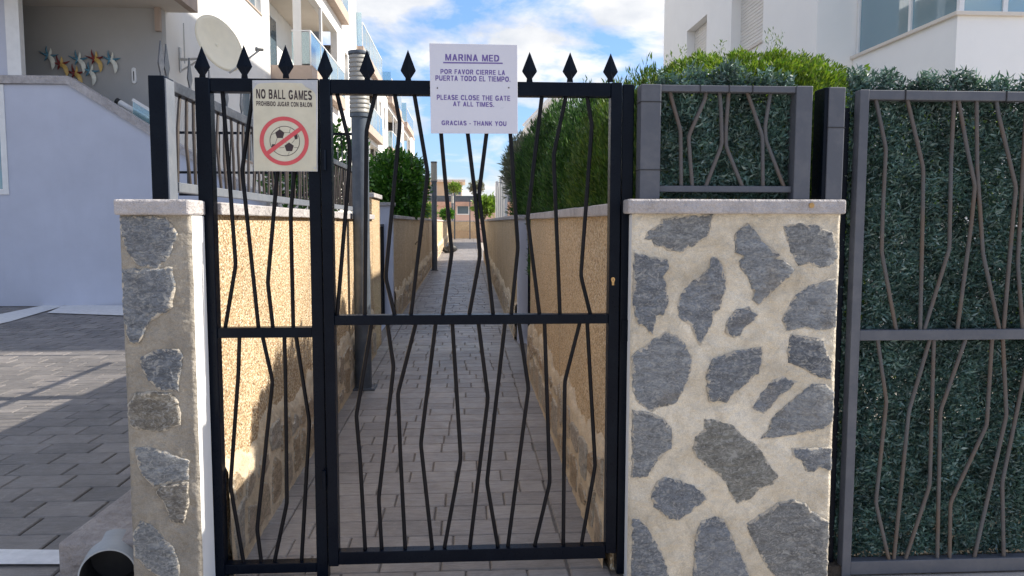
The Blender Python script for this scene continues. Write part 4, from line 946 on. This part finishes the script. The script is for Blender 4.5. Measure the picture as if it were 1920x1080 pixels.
# metal birds
def bird(zx, zy, c1, c2, sc, rot, label):
    c = on_y(zx/2.7, zy/2.7, YR-.05); t = thing('bird_ornament', c, label, 'wall ornament', 'metal birds on the porch wall')
    def plate(pts, mat, nm, d0, lift=0):
        R = Matrix.Rotation(rot, 2); P = [R @ Vector(p) for p in pts]
        n = len(P); cen = sum(P, Vector((0, 0)))/n
        vs = [(c.x+p.x*sc, c.y+d0, c.z+p.y*sc) for p in P]+[(c.x+p.x*sc, c.y+d0+.012, c.z+p.y*sc) for p in P]+[(c.x+cen.x*sc, c.y+d0-.03-lift, c.z+cen.y*sc)]
        fs = [(i, (i+1) % n, 2*n) for i in range(n)]+[tuple(range(2*n-1, n-1, -1))]+[(i, (i+1) % n, n+(i+1) % n, n+i) for i in range(n)]
        MB().add(vs, fs).build(nm, mat, t)
    def horn(a0, a1, L_, w0, bend):
        """a curved tapering blade from angle a0"""
        o1 = []; o2 = []
        for i in range(7):
            f = i/6; ang = a0+bend*f; r = L_*f; x = sum(math.cos(a0+bend*k/6)*L_/6 for k in range(i)); y = sum(math.sin(a0+bend*k/6)*L_/6 for k in range(i))
            w_ = w0*(math.sin(math.pi*min(1, f*.85+.15)))**.8*(1-f*.6)*(0 if i == 6 else 1)
            o1.append((x-math.sin(ang)*w_, y+math.cos(ang)*w_)); o2.append((x+math.sin(ang)*w_, y-math.cos(ang)*w_))
        return o1+o2[::-1][1:]
    plate(horn(2.9, 0, 1.0, .12, -.35), c1, 'tail', .005); plate(horn(.15, 0, .9, .13, .3), c1, 'beak', .004)
    plate(horn(2.2, 0, .95, .12, -.9), c1, 'upper_wing', .0); plate(horn(1.0, 0, .75, .14, .9), c2, 'upper_wing', .002)
    plate(horn(-.55, 0, 1.45, .24, -1.7), c2, 'lower_wing', -.012, .02); plate(horn(3.9, 0, .6, .12, .6), c1, 'lower_feather', -.004)
for args in [(245, 283, 'blue', 'cream', .215, -.1, 'blue and cream metal bird at the left end of the flock on the porch wall'), (306, 325, 'red', 'orange', .215, .1, 'dark red bird with ochre wing, second from the left'),
             (396, 302, 'blue', 'cream', .215, 0, 'blue bird with long white wing in the middle of the flock'), (480, 298, 'red', 'orange', .215, .05, 'dark red and ochre bird in the top row near the right'),
             (560, 303, 'blue', 'cream', .215, -.05, 'blue and cream bird at the far right of the flock'), (455, 362, 'blue', 'cream', .215, -.15, 'lowest blue bird with drooping white wing'), (380, 372, 'red', 'orange', .215, 0, 'dark red bird just above the lavender wall coping')]:
    bird(*args)
# satellite dish
def dish():
    c = on_y(409, 83, YR+.4); n = Vector((.8, -.5, .34)).normalized(); R = .60
    t = thing('satellite_dish', on_x(336, 112, XW), 'large cream satellite dish on an arm on the white house wall', 'satellite dish')
    a = n.cross(Vector((0, 0, 1))).normalized(); b = n.cross(a)
    vs = []; fs = []; K = 9; m = 40
    for k in range(K+1):
        r = R*k/K; dz = (k/K)**2*.11
        for i in range(m): an = 2*math.pi*i/m; vs.append(c+a*r*math.cos(an)*.93+b*r*math.sin(an)+n*(dz-.06))
    for k in range(K):
        for i in range(m): fs.append((k*m+i, k*m+(i+1) % m, (k+1)*m+(i+1) % m, (k+1)*m+i))
    fs.pop(0)
    o = MB().add(vs, fs).build('reflector', 'dish', t, smooth=True)
    md = o.modifiers.new('s', 'SOLIDIFY'); md.thickness = .018
    rim = [c+a*R*math.cos(2*math.pi*i/m)*.93+b*R*math.sin(2*math.pi*i/m)+n*.05 for i in range(m+1)]
    MB().tube(rim, .011, 6, False).build('rim', 'dish', t, smooth=True)
    lnb = on_y(488, 93, YR+.15); foot = min(rim, key=lambda p: p.z); foot = on_y(430, 137, YR+.35)
    MB().bar(foot, lnb, .035, .025).build('feed_arm', 'steel', t)
    dd = (c-lnb).normalized(); MB().tube([lnb-dd*.06, lnb+dd*.05, lnb+dd*.09], [.03, .03, .05], 12).build('feed_horn', 'lamphead', t)
    w_ = on_x(336, 112, XW); 
    MB().tube([(XW+.02, w_.y, w_.z-.25), (XW+.02, w_.y, w_.z+.25)], .025, 8).build('wall_plate', 'steel', t)
    MB().tube([(XW, w_.y, w_.z), (XW+.45, w_.y, w_.z+.03), c-n*.08], .026, 8).build('mount_arm', 'steel', t)
    MB().tube([(XW, w_.y, w_.z-.25), (XW+.4, w_.y, w_.z+.0)], .02, 8).build('brace', 'steel', t)
    p = on_x(333, 45, XW); MB().tube([(XW+.12, p.y, p.z-.8), (XW+.12, p.y, p.z+.02)], .014, 6).build('mast', 'steel', t); MB().tube([(XW, p.y, p.z-.7), (XW+.12, p.y, p.z-.7)], .014, 6).build('mast_bracket', 'steel', t)
dish()
# ------------------------------------------------------------------ FAR TERRACE BLOCKS (left)
def block(XB, y0, y1, zt, logs, wins, label, dep=1.6, side=None):
    t = thing('terraced_house', (XB-3, y0, 0), label, 'house', 'row of white terraced houses')
    mb = MB(); hs = [(a, b, c, d) for a, b, c, d in logs]+wins
    hs = [(max(a, y0+.001), min(b, y1-.001), c, d) for a, b, c, d in hs]
    wall_open(mb, y0, y1, 0, zt, hs, fX(XB, -1), .25); mb.build('facade', 'white', t)
    # side wall facing the camera, set so that it does not overlap the facade
    MB().box(XB-8, XB-.252, y0+.004, y0+.25, 0, logs[0][2]-.424 if side == 'low' else zt).build('side_wall', 'white', t)
    MB().box(XB-8, XB-dep, y0+.26, y1, 0, zt-.1).build('house_body', 'white', t)
    for a, b, c, d in logs:
        a = max(a, y0)-.003; b = min(b, y1)
        sl = MB().box(XB-dep+.002, XB+.3, a, b, c-.42, c).build('balcony_slab', 'fascia', t)
        MB().box(XB-dep+.01, XB-.26, a+.05, b-.05, d, d+.02).build('soffit', 'soffit', t)
        r = MB(); r.box(XB+.24, XB+.28, a, b, c+1.02, c+1.06); n = max(2, int((b-a)/1.5))
        for i in range(n+1): yy = a+.02+(b-a-.04)*i/n; r.box(XB+.24, XB+.28, yy-.02, yy+.02, c, c+1.02)
        r.box(XB-.3, XB+.239, a, a+.03, c+1.02, c+1.06)
        rl = r.build('balustrade', 'wframe', t)
        for i in range(n):
            u0 = a+.04+(b-a-.04)*i/n; u1 = a+(b-a-.04)*(i+1)/n; MB().box(XB+.255, XB+.265, u0, u1-.02, c+.05, c+1.0).build('glass_panel', 'glass', rl)
        MB().box(XB-.3, XB+.23, a+.01, a+.02, c+.05, c+1.0).build('glass_panel', 'glass', rl)
        MB().box(XB-.06, XB+.02, (a+b)/2-.08, (a+b)/2+.08, c+.001, d-.001).build('column', 'wframe', t)
        dr = MB().box(XB-dep+.001, XB-dep+.06, a+1.0, a+3.4, c+.02, c+2.2).build('patio_door', 'wframe', t); MB().box(XB-dep+.061, XB-dep+.07, a+1.1, a+3.3, c+.12, c+2.1).build('pane', 'window', dr)
    for a, b, c, d in wins:
        if a < y0 or b > y1: continue
        f = MB().box(XB-.2, XB-.16, a, b, c, d).build('window', 'shutter', t); MB().box(XB-.158, XB-.15, a+.06, b-.06, c+.06, c+(d-c)*.55).build('pane', 'window', f)
    MB().box(XB-8.1, XB+.06, y0-.04, y1, zt+.001, zt+.18).build('parapet_cap', 'fascia', t)
XB = -5.0
a0 = on_x(541, 98, XB); zA = a0.z; a1 = on_x(641, 47, XB)
zF2 = zA; zF3 = a1.z+.42
Y_A1 = on_x(668, 60, XB).y
w1 = (on_x(620, 120, XB).y+1.0, on_x(640, 120, XB).y+1.6, 7.2, 8.5)
block(XB, YA0, Y_A1, 12.4, [(YA0, on_x(632, 80, XB).y, zF2, zF2+2.6), (YA0, on_x(641, 47, XB).y, zF3, zF3+2.5)],
      [(on_x(646, 100, XB).y, on_x(652, 100, XB).y, 7.2, 8.6), (on_x(646, 100, XB).y, on_x(652, 100, XB).y, 4.2, 5.6), (on_x(658, 100, XB).y, on_x(663, 100, XB).y, 7.2, 8.6), (on_x(600, 300, XB).y, on_x(620, 300, XB).y, 3.4, 5.4)],
      'white house with glass balconies right behind the satellite dish', side='low')
def blk(yA, yB, zz_, label, zt):
    L_ = yB-yA
    block(XB, yA, yB, zt, [(yA+.2, yA+L_*.55, 6.3, 8.8), (yA+.2, yA+L_*.55, 9.35, 11.6), (yA+.2, yA+L_*.55, 3.25, 5.7)],
          [(yA+L_*.62, yA+L_*.62+1.2, 7.2, 8.6), (yA+L_*.62, yA+L_*.62+1.2, 4.2, 5.6), (yA+L_*.82, yA+L_*.82+1, 7.2, 8.6), (yA+L_*.82, yA+L_*.82+1, 4.2, 5.6)], label)
def blk2(yA, yB, label):
    """lower block whose roof terrace has its own glass"""
    L_ = yB-yA; zt = 9.75
    block(XB, yA, yB, zt-.3, [(yA+.2, yA+L_*.6, 6.35, 8.9), (yA+.2, yA+L_*.6, 3.25, 5.7)],
          [(yA+L_*.66, yA+L_*.66+1.2, 7.2, 8.6), (yA+L_*.66, yA+L_*.66+1.2, 4.2, 5.6), (yA+L_*.84, yA+L_*.84+1, 7.2, 8.6), (yA+L_*.84, yA+L_*.84+1, 4.2, 5.6)], label)
    t = [o for o in bpy.data.objects if o.get('label') == label][0]
    n = 6; r = MB(); a, b = yA+.1, yA+L_*.6
    MB().box(XB-1, XB+.3, a, b, zt-.55, zt-.11).build('terrace_slab', 'fascia', t)
    r.box(XB+.24, XB+.28, a, b, zt+.95, zt+.99)
    for i in range(n+1): yy = a+.02+(b-a-.04)*i/n; r.box(XB+.24, XB+.28, yy-.02, yy+.02, zt-.109, zt+.949)
    rl = r.build('roof_balustrade', 'wframe', t)
    for i in range(n):
        u0 = a+.04+(b-a-.04)*i/n; u1 = a+(b-a-.04)*(i+1)/n; MB().box(XB+.255, XB+.265, u0, u1-.02, zt-.08, zt+.94).build('glass_panel', 'glass', rl)
    MB().box(XB-.8, XB+.23, a+.01, a+.02, zt-.08, zt+1.4).build('glass_panel', 'glass', rl)
blk2(Y_A1+.003, Y_A1+14, 'second white house along the row with a glass roof terrace')
blk2(Y_A1+14.003, Y_A1+27, 'third white house along the row partly behind the citrus tree')
blk2(Y_A1+27.003, Y_A1+40, 'farthest white house at the end of the left row')

# ------------------------------------------------------------------ RIGHT HOUSE
XRB = 4.5
rh = thing('white_house', (XRB+3, 10, 0), 'large plain white house on the right with shuttered windows and glazed bay', 'house')
ya = on_x(1530, 100, XRB).y; yb = on_x(1245, 60, XRB).y
sill = on_x(1430, 76, XRB).z; wt = on_x(1325, 27, XRB).z
w1 = (on_x(1325, 60, XRB).y, on_x(1288, 60, XRB).y, sill, wt); w2 = (on_x(1430, 60, XRB).y, on_x(1371, 60, XRB).y, sill, wt)
mb = MB(); wall_open(mb, ya, yb, 0, 14.5, [w1, w2, (w1[0], w1[1], sill+3, wt+3), (w2[0], w2[1], sill+3, wt+3)], fX(XRB, 1), .3); mb.build('side_wall', 'white_r', rh)
MB().box(XRB+.302, 16, ya+.302, yb, 0, 14.4).build('house_body', 'white_r', rh)
MB().box(6.9, 16, yb+.002, 22.5, 0, 16.0).build('unseen_shade_wing', 'white_r', rh)  # out of view, added to throw shade on the left house facade
xbay = on_y(1592, 100, ya).x
MB().box(XRB+.0, 16, ya-.0, ya+.3, 0, 14.5).build('front_wall', 'white_r', rh) if False else MB().box(XRB+.001, 16, ya-.001, ya+.299, 0, 14.49).build('front_wall', 'white_r', rh)
for w_ in (w1, w2, (w1[0], w1[1], sill+3, wt+3), (w2[0], w2[1], sill+3, wt+3)):
    f = MB(); n = int((w_[3]-w_[2])/.055)
    for i in range(n): z0 = w_[2]+.02+i*.055; f.add([(XRB+.17, w_[0], z0), (XRB+.17, w_[1], z0), (XRB+.16, w_[1], z0+.01), (XRB+.16, w_[0], z0+.01), (XRB+.16, w_[1], z0+.045), (XRB+.16, w_[0], z0+.045), (XRB+.17, w_[1], z0+.055), (XRB+.17, w_[0], z0+.055)], [(0, 1, 2, 3), (3, 2, 4, 5), (5, 4, 6, 7)])
    f.build('roller_shutter', 'shutter', rh)
    MB().box(XRB-.03, XRB+.16, w_[0]-.03, w_[1]+.03, w_[2]-.03, w_[2]-.001).build('sill', 'soffit', rh)
zb_ = on_y(1592, 106, ya).z
yc = on_x(1805, 22, xbay).y
# find bay front: sill at the same height
r = ray(1805, 22); t__ = (zb_-CP.z)/r.z; pc = CP+r*t__; xbay2 = pc.x; yc = pc.y
xbay = (xbay+xbay2)/2 if abs(xbay-xbay2) < .6 else xbay
MB().box(xbay, 16, yc, ya-.003, 0, zb_-.04).build('bay_wall', 'white_r', rh)
MB().box(xbay-.04, 16, yc-.04, ya-.004, zb_-.04, zb_+.0).build('bay_sill', 'soffit', rh, .004)
zt_ = zb_+1.9
fr = MB(); 
for yy in (yc+.02, yc+(ya-yc)*.42, ya-.07): fr.box(xbay+.03, xbay+.08, yy, yy+.05, zb_+.001, zt_)
fr.box(xbay+.03, xbay+.08, yc+.02, ya-.02, zt_+.001, zt_+.06)
for xx in (xbay+.5, xbay+1.8, xbay+3.2, xbay+4.6): fr.box(xx, xx+.05, yc+.03, yc+.08, zb_+.001, zt_)
fr.box(xbay+.09, xbay+4.65, yc+.03, yc+.08, zt_+.001, zt_+.06)
frr = fr.build('bay_frame', 'wframe', rh)
MB().box(xbay+.05, xbay+.06, yc+.08, yc+(ya-yc)*.42-.002, zb_+.002, zt_).build('pane', 'bigglass', frr)
MB().box(xbay+.05, xbay+.06, yc+(ya-yc)*.42+.052, ya-.072, zb_+.002, zt_).build('pane', 'bigglass', frr)
for x0_, x1_ in ((.08, .5), (.55, 1.8), (1.85, 3.2), (3.25, 4.6)): MB().box(xbay+x0_+.01, xbay+x1_-.002, yc+.05, yc+.06, zb_+.002, zt_).build('pane', 'bigglass', frr)

# ------------------------------------------------------------------ VEGETATION
def crown(n, c, r, fn, Ln, Wd, upb=.5, shell=.35, flat=None, sprays=3, lk=1.0):
    """leaf blades through the outer part of a lumpy superellipsoid"""
    u = rng.normal(size=(n, 3)); u /= np.linalg.norm(u, axis=1, keepdims=True)
    p = flat or 2.0
    sc = (np.abs(u[:, 0])**p+np.abs(u[:, 1])**p+np.abs(u[:, 2])**p)**(-1/p)
    lump = 1+.09*np.sin(u[:, 0]*7+fn)*np.sin(u[:, 1]*6+fn*2)*np.sin(u[:, 2]*8+fn*3)+.06*np.sin(u[:, 0]*17+fn)*np.sin(u[:, 2]*19)+.04*np.sin(u[:, 1]*31+u[:, 2]*23)+.05*np.sin(np.arctan2(u[:, 1], u[:, 0])*11+u[:, 2]*2+fn)
    lump = 1+(lump-1)*lk; rad = sc*lump*(1-shell*rng.random(n)**1.6)
    P = np.array(c)+u*rad[:, None]*np.array(r)
    Dv = u*np.array([1, 1, .6])+np.array([0, 0, upb])
    out = []
    for k in range(sprays):
        D_ = Dv+rng.normal(size=(n, 3))*.45
        out.append(leaves(P+rng.normal(size=(n, 3))*Ln*.25, D_, rng.uniform(.6, 1.2, n)*Ln, rng.uniform(.7, 1.2, n)*Wd, .25))
    return np.concatenate(out)
def tree(name, label, cat, group, base, parts, mat, trunk_r, trunk_top, keep=None, kind=None):
    t = thing(name, base, label, cat, group)
    V = np.concatenate(parts)
    if keep is not None: V = V[keep(V[:, 0, :])]
    link('crown', quads_mesh('crown', V, mat), t, kind='stuff')
    bx, by, bz = base
    tr = MB().tube([(bx, by, bz-.03), (bx+.02, by, bz+(trunk_top-bz)*.4), (bx-.01, by+.02, trunk_top)], [trunk_r, trunk_r*.75, trunk_r*.3], 9).build('trunk', 'bark', t)
    lm = MB()
    for i in range(7):
        a = i*.9; z = bz+(trunk_top-bz)*(.3+.09*i); L_ = trunk_r*9
        lm.tube([(bx, by, z), (bx+math.cos(a)*L_*.5, by+math.sin(a)*L_*.5, z+L_*.35), (bx+math.cos(a)*L_, by+math.sin(a)*L_, z+L_*.9)], [trunk_r*.35, trunk_r*.25, trunk_r*.08], 6)
    lm.build('limbs', 'bark', t); return t
notpath = lambda P: (P[:, 0] > XR+.06) | (P[:, 2] > ZC+.06)
front = lambda P: (P[:, 1] > .30) & ((P[:, 0] > XR+.22) | (P[:, 2] > ZC+.06))
G = 'conifers behind the right garden wall'
def wisps(pts, n, Ln, spread):
    """a few loose upright shoots"""
    o = []
    for (x, y, z, h) in pts:
        P = np.stack([x+rng.normal(size=n)*.012+np.linspace(0, .02, n), y+rng.normal(size=n)*.012, z+np.linspace(0, h, n)], 1)
        D_ = rng.normal(size=(n, 3))*.5+np.array([0, 0, 1.0]); o.append(leaves(P, D_, np.full(n, Ln), np.full(n, .0026), .2))
    return np.concatenate(o)
cA_ = on_y(1375, 250, 1.15)
wp = []
for px, py, h in ((1437, 55, .13), (1456, 62, .14), (1448, 75, .1), (1275, 88, .05), (1500, 95, .06), (1250, 100, .05), (1350, 78, .04), (1524, 120, .05)):
    q = on_y(px, py, 1.1); wp.append((q.x, q.y, q.z-h-.12, h+.12))
tree('conifer_hedge', 'rounded yellow-green conifer hedge rising behind the small panel', 'conifer', G, (cA_.x, 1.25, 0),
     [crown(120000, (cA_.x, 1.2, 1.45), ((on_y(1540, 200, 1.0).x-on_y(1195, 200, 1.0).x)/2*1.1, .72, on_y(1380, 100, .75).z-1.45), 1.3, .028, .0045, .5, .2, 4.5, 3, .35), wisps(wp, 60, .024, 0),
      crown(5000, (on_y(1530, 300, .6).x, .75, 1.7), (.12, .3, .6), 4, .04, .0035, .8, .5, 2.5)], 'conifer', .05, 2.0, front)
tree('conifer', 'lighter conifer between the gate post and the rounded hedge', 'conifer', G, (1.15, 1.5, 0),
     [crown(40000, (1.12, 1.5, 1.4), (.45, .75, .92), 2.2, .045, .0045, 1.1, .3, 2.8)], 'conifer_mid', .045, 1.9, front)
tree('conifer', 'dense dark green conifer right of the hanging white notice', 'conifer', G, (1.15, 3.0, 0),
     [crown(34000, (1.13, 3.0, 1.45), (.50, .85, .98), 3.2, .055, .0056, 1.2, .35, 2.6)], 'cypress', .05, 2.0, notpath)
tree('conifer', 'tall dark conifer whose foliage hangs over the right wall coping', 'conifer', G, (1.2, 4.7, 0),
     [crown(32000, (1.16, 4.7, 1.55), (.52, .9, 1.12), 5.2, .06, .0065, 1.2, .35, 2.6)], 'cypress', .05, 2.2, notpath)
tree('conifer', 'leftmost shaggy conifer with loose shoots against the sky', 'conifer', G, (1.15, 7.6, 0),
     [crown(26000, (1.2, 7.6, 1.7), (.50, 1.3, 1.2), 7.7, .075, .008, 1.0, .45, 2.2)], 'cypress', .05, 2.4, notpath)
tree('bush', 'loose green bush glimpsed through the artificial leaves of the large gate', 'bush', G, (2.9, 1.0, 0),
     [crown(9000, (2.7, .95, 1.05), (1.25, .35, 1.1), 4.4, .06, .012, .5, .5, 3, 2)], 'conifer', .03, 1.5)
MB().box(RX1+.01, 6, -.02, 2.4, -.04, .004).build('dark_ground_strip', 'dark_ground', kind='structure')  # dark sheet laid so the ground below the large gate reads dark
q = on_x(935, 330, .95)
tree('bush', 'dry grey-green bush poking out left of the dark conifers', 'bush', G, (1.05, q.y-2, 0),
     [crown(2500, (.98, 9.6, 2.35), (.32, .8, .55), 9.7, .12, .012, .6, .8, 2.0)], 'dryleaf', .03, 2.1)
# citrus tree (left)
yc_ = on_x(705, 410, -2.0).y
Yt = 12.6; ct = on_y(752, 350, Yt)
def keepc(P): return (P[:, 0] < XL-.22) | (P[:, 2] > ZC+.09)
rr_ = (on_y(806, 350, Yt).x-on_y(690, 350, Yt).x)/2
tree('citrus_tree', 'bushy dark green citrus tree leaning over the left wall', 'tree', None, (ct.x-.1, Yt, 0),
     [crown(3600, (ct.x-.1, Yt, on_y(750, 345, Yt).z), (rr_, rr_, on_y(750, 285, Yt).z-on_y(750, 345, Yt).z), 1.9, .11, .024, .5, .7, 2.0, 2),
      crown(900, (ct.x+.15, Yt-.1, on_y(750, 392, Yt).z), (.35, .4, .35), 3, .11, .024, -.2, .8, 2, 2)], 'citrus', .06, 2.6, keepc)
tree('citrus_tree', 'small leafy bush glimpsed behind the bars left of the near lamp post', 'tree', None, (-2.0, 7.4, 0),
     [crown(1800, (-2.0, 7.4, 2.2), (.7, .5, .62), 6, .1, .022, .4, .7, 2, 2)], 'citrus', .04, 2.0, keepc)

# ------------------------------------------------------------------ FAR END OF THE PATH
YE = 47
bag = thing('bag', on_g(843, 474, SL), 'dark crumpled bag lying on the far part of the path', 'bag')
bc = on_g(843, 474, SL); mb = MB(); vs = []; fs = []; nu, nv = 20, 10
for j in range(nv+1):
    for i in range(nu):
        a = 2*math.pi*i/nu; b = math.pi*j/nv; r_s = 1+.22*mnoise.noise(Vector((math.cos(a)*2.2, math.sin(a)*2.2, b*2)))
        z = -math.cos(b)*.17*r_s+.15; vs.append((bc.x+math.cos(a)*math.sin(b)*.3*r_s, bc.y+math.sin(a)*math.sin(b)*.2*r_s, bc.z+max(0, z*(1.2 if math.cos(a) > 0 else .85))))
for j in range(nv):
    for i in range(nu): fs.append((j*nu+i, j*nu+(i+1) % nu, (j+1)*nu+(i+1) % nu, (j+1)*nu+i))
mb.add(vs, fs).build('body', 'bag', bag, smooth=True)
MB().tube([(bc.x-.1, bc.y-.15, bc.z+.2), (bc.x-.02, bc.y-.17, bc.z+.36), (bc.x+.1, bc.y-.15, bc.z+.27)], .012, 6).build('strap', 'bag', bag)
MB().tube([(bc.x-.28, bc.y-.1, bc.z+.02), (bc.x-.2, bc.y-.22, bc.z+.17), (bc.x-.05, bc.y-.22, bc.z+.05)], .012, 6).build('strap', 'bag', bag)
# white board fence above the right wall
bf = thing('board_fence', (.95, 16, ZC), 'white fence of upright boards above the far right wall', 'fence')
yy = on_x(948, 380, .9).y; i = 0
while i < 10:
    h = 2.45+(.18 if i % 5 > 2 else 0)+.012*i
    MB().box(.88+(i % 2)*.05, .93+(i % 2)*.05, yy, yy+.62, ZC-.3, h).build('board', 'wframe', bf, .01); yy += .63; i += 1
# far wall across the path end, far gate pillars
fw_ = thing('end_wall', (-.1, YE, 0), 'low stone-based wall closing the far end of the path', 'wall')
MB().box(-1.0, .9, YE, YE+.3, 0, 1.58).build('wall_face', 'pebble', fw_); MB().box(-1.05, .95, YE-.03, YE+.33, 1.58, 1.64).build('coping', 'coping', fw_)
MB().box(-1.0, .9, YE-.05, YE-.001, 0, 1.0).build('stone_base', 'cladding', fw_)
fg = thing('far_arch', (-.3, YE-1.5, 0), 'thin dark metal frame standing at the far end of the path', 'gate frame')
z1 = on_y(850, 362, YE-1.5).z; xa, xb_ = on_y(851, 400, YE-1.5).x, on_y(880, 400, YE-1.5).x
f = MB().box(xa, xa+.09, YE-1.6, YE-1.5, .4, z1).build('upright', 'lamp', fg); MB().box(xb_, xb_+.07, YE-1.6, YE-1.5, .4, z1-.2).build('upright', 'lamp', fg); MB().box(xa+.091, xb_-.001, YE-1.58, YE-1.52, z1-.3, z1-.22).build('crossbar', 'lamp', fg)
YF = 58
def far_house(px0, px1, pyt, Y, mat, label, roof=None):
    a = on_y(px0, pyt, Y); b = on_y(px1, pyt, Y); t = thing('far_house', ((a.x+b.x)/2, Y, 0), label, 'house', 'low houses beyond the path end')
    MB().box(a.x, b.x, Y, Y+6, 0, a.z).build('wall', mat, t)
    return t, a, b
t, a, b = far_house(720, 1010, 386, YF, 'pink', 'pink single-storey house beyond the end of the path')
MB().box(a.x-.2, b.x+.2, YF-.5, YF+6, a.z+.001, a.z+.32).build('roof_edge', 'terra', t)
MB().box(a.x, b.x, YF-.2, YF-.12, a.z+.33, on_y(800, 367, YF).z).build('terrace_rail', 'lamp', t)
for px in (783, 868, 905):
    p = on_y(px, 392, YF); f = MB().box(p.x-.5, p.x+.5, YF-.05, YF-.001, p.z-.45, p.z+.3).build('window', 'wframe', t); MB().box(p.x-.42, p.x+.42, YF-.07, YF-.051, p.z-.37, p.z+.22).build('pane', 'window', f)
t, a, b = far_house(775, 866, 341, YF+8, 'peach', 'peach house with flat roof behind the pink one')
MB().box(a.x-.3, b.x+.3, YF+7.6, YF+14, a.z+.001, a.z+.2).build('roof', 'soffit', t)
for px in (792, 812, 842, 858):
    p = on_y(px, 356, YF+8); f = MB().box(p.x-.35, p.x+.35, YF+7.94, YF+7.999, p.z-.5, p.z+.4).build('window', 'wframe', t); MB().box(p.x-.28, p.x+.28, YF+7.92, YF+7.939, p.z-.42, p.z+.32).build('pane', 'window', f)
for px, py, Y, r_, mt, lab in ((853, 352, YF+3, .5, 'lime', 'yellow-green palm-like plant on the far roof terrace'), (893, 352, YF+2, .6, 'dryleaf', 'thin grey plant at the right end of the far terrace'), (800, 396, 40, .5, 'lime', 'lime green shrub left of the path far away'), (786, 396, 34, .4, 'lime', 'lime green shrub beside the citrus tree'), (909, 388, 24, .34, 'lime', 'pale green shrub left of the white board fence'), (838, 402, 44, .35, 'citrus', 'low dark plant near the far gate')):
    q = on_y(px, py, Y); tree('shrub', lab, 'shrub', 'shrubs at the path end', (q.x, Y, 0), [crown(500, tuple(q), (r_, r_, r_*.8), 2, .22, .045, .5, .9, 2, 2)], mt, .05, q.z)
# gabled white roof glimpsed above the conifers
gb = thing('gabled_house', (2, 30, 0), 'white gabled house glimpsed between the notice and the conifers', 'house')
p = on_y(985, 236, 32); q = on_y(1012, 190, 32); r2 = on_y(1075, 236, 32); bz = 0
MB().prism([(p.x, 0), (r2.x, 0), (r2.x, q.z-1.2), (q.x+1, q.z+.6), (p.x, p.z)], lambda a, b, d: (a, d, b), 32, 40).build('gable_wall', 'white', gb)
MB().bar((p.x-.1, 31.9, p.z), (q.x+1.05, 31.9, q.z+.75), .3, .12, (0, 0, 1)).build('verge', 'wframe', gb)
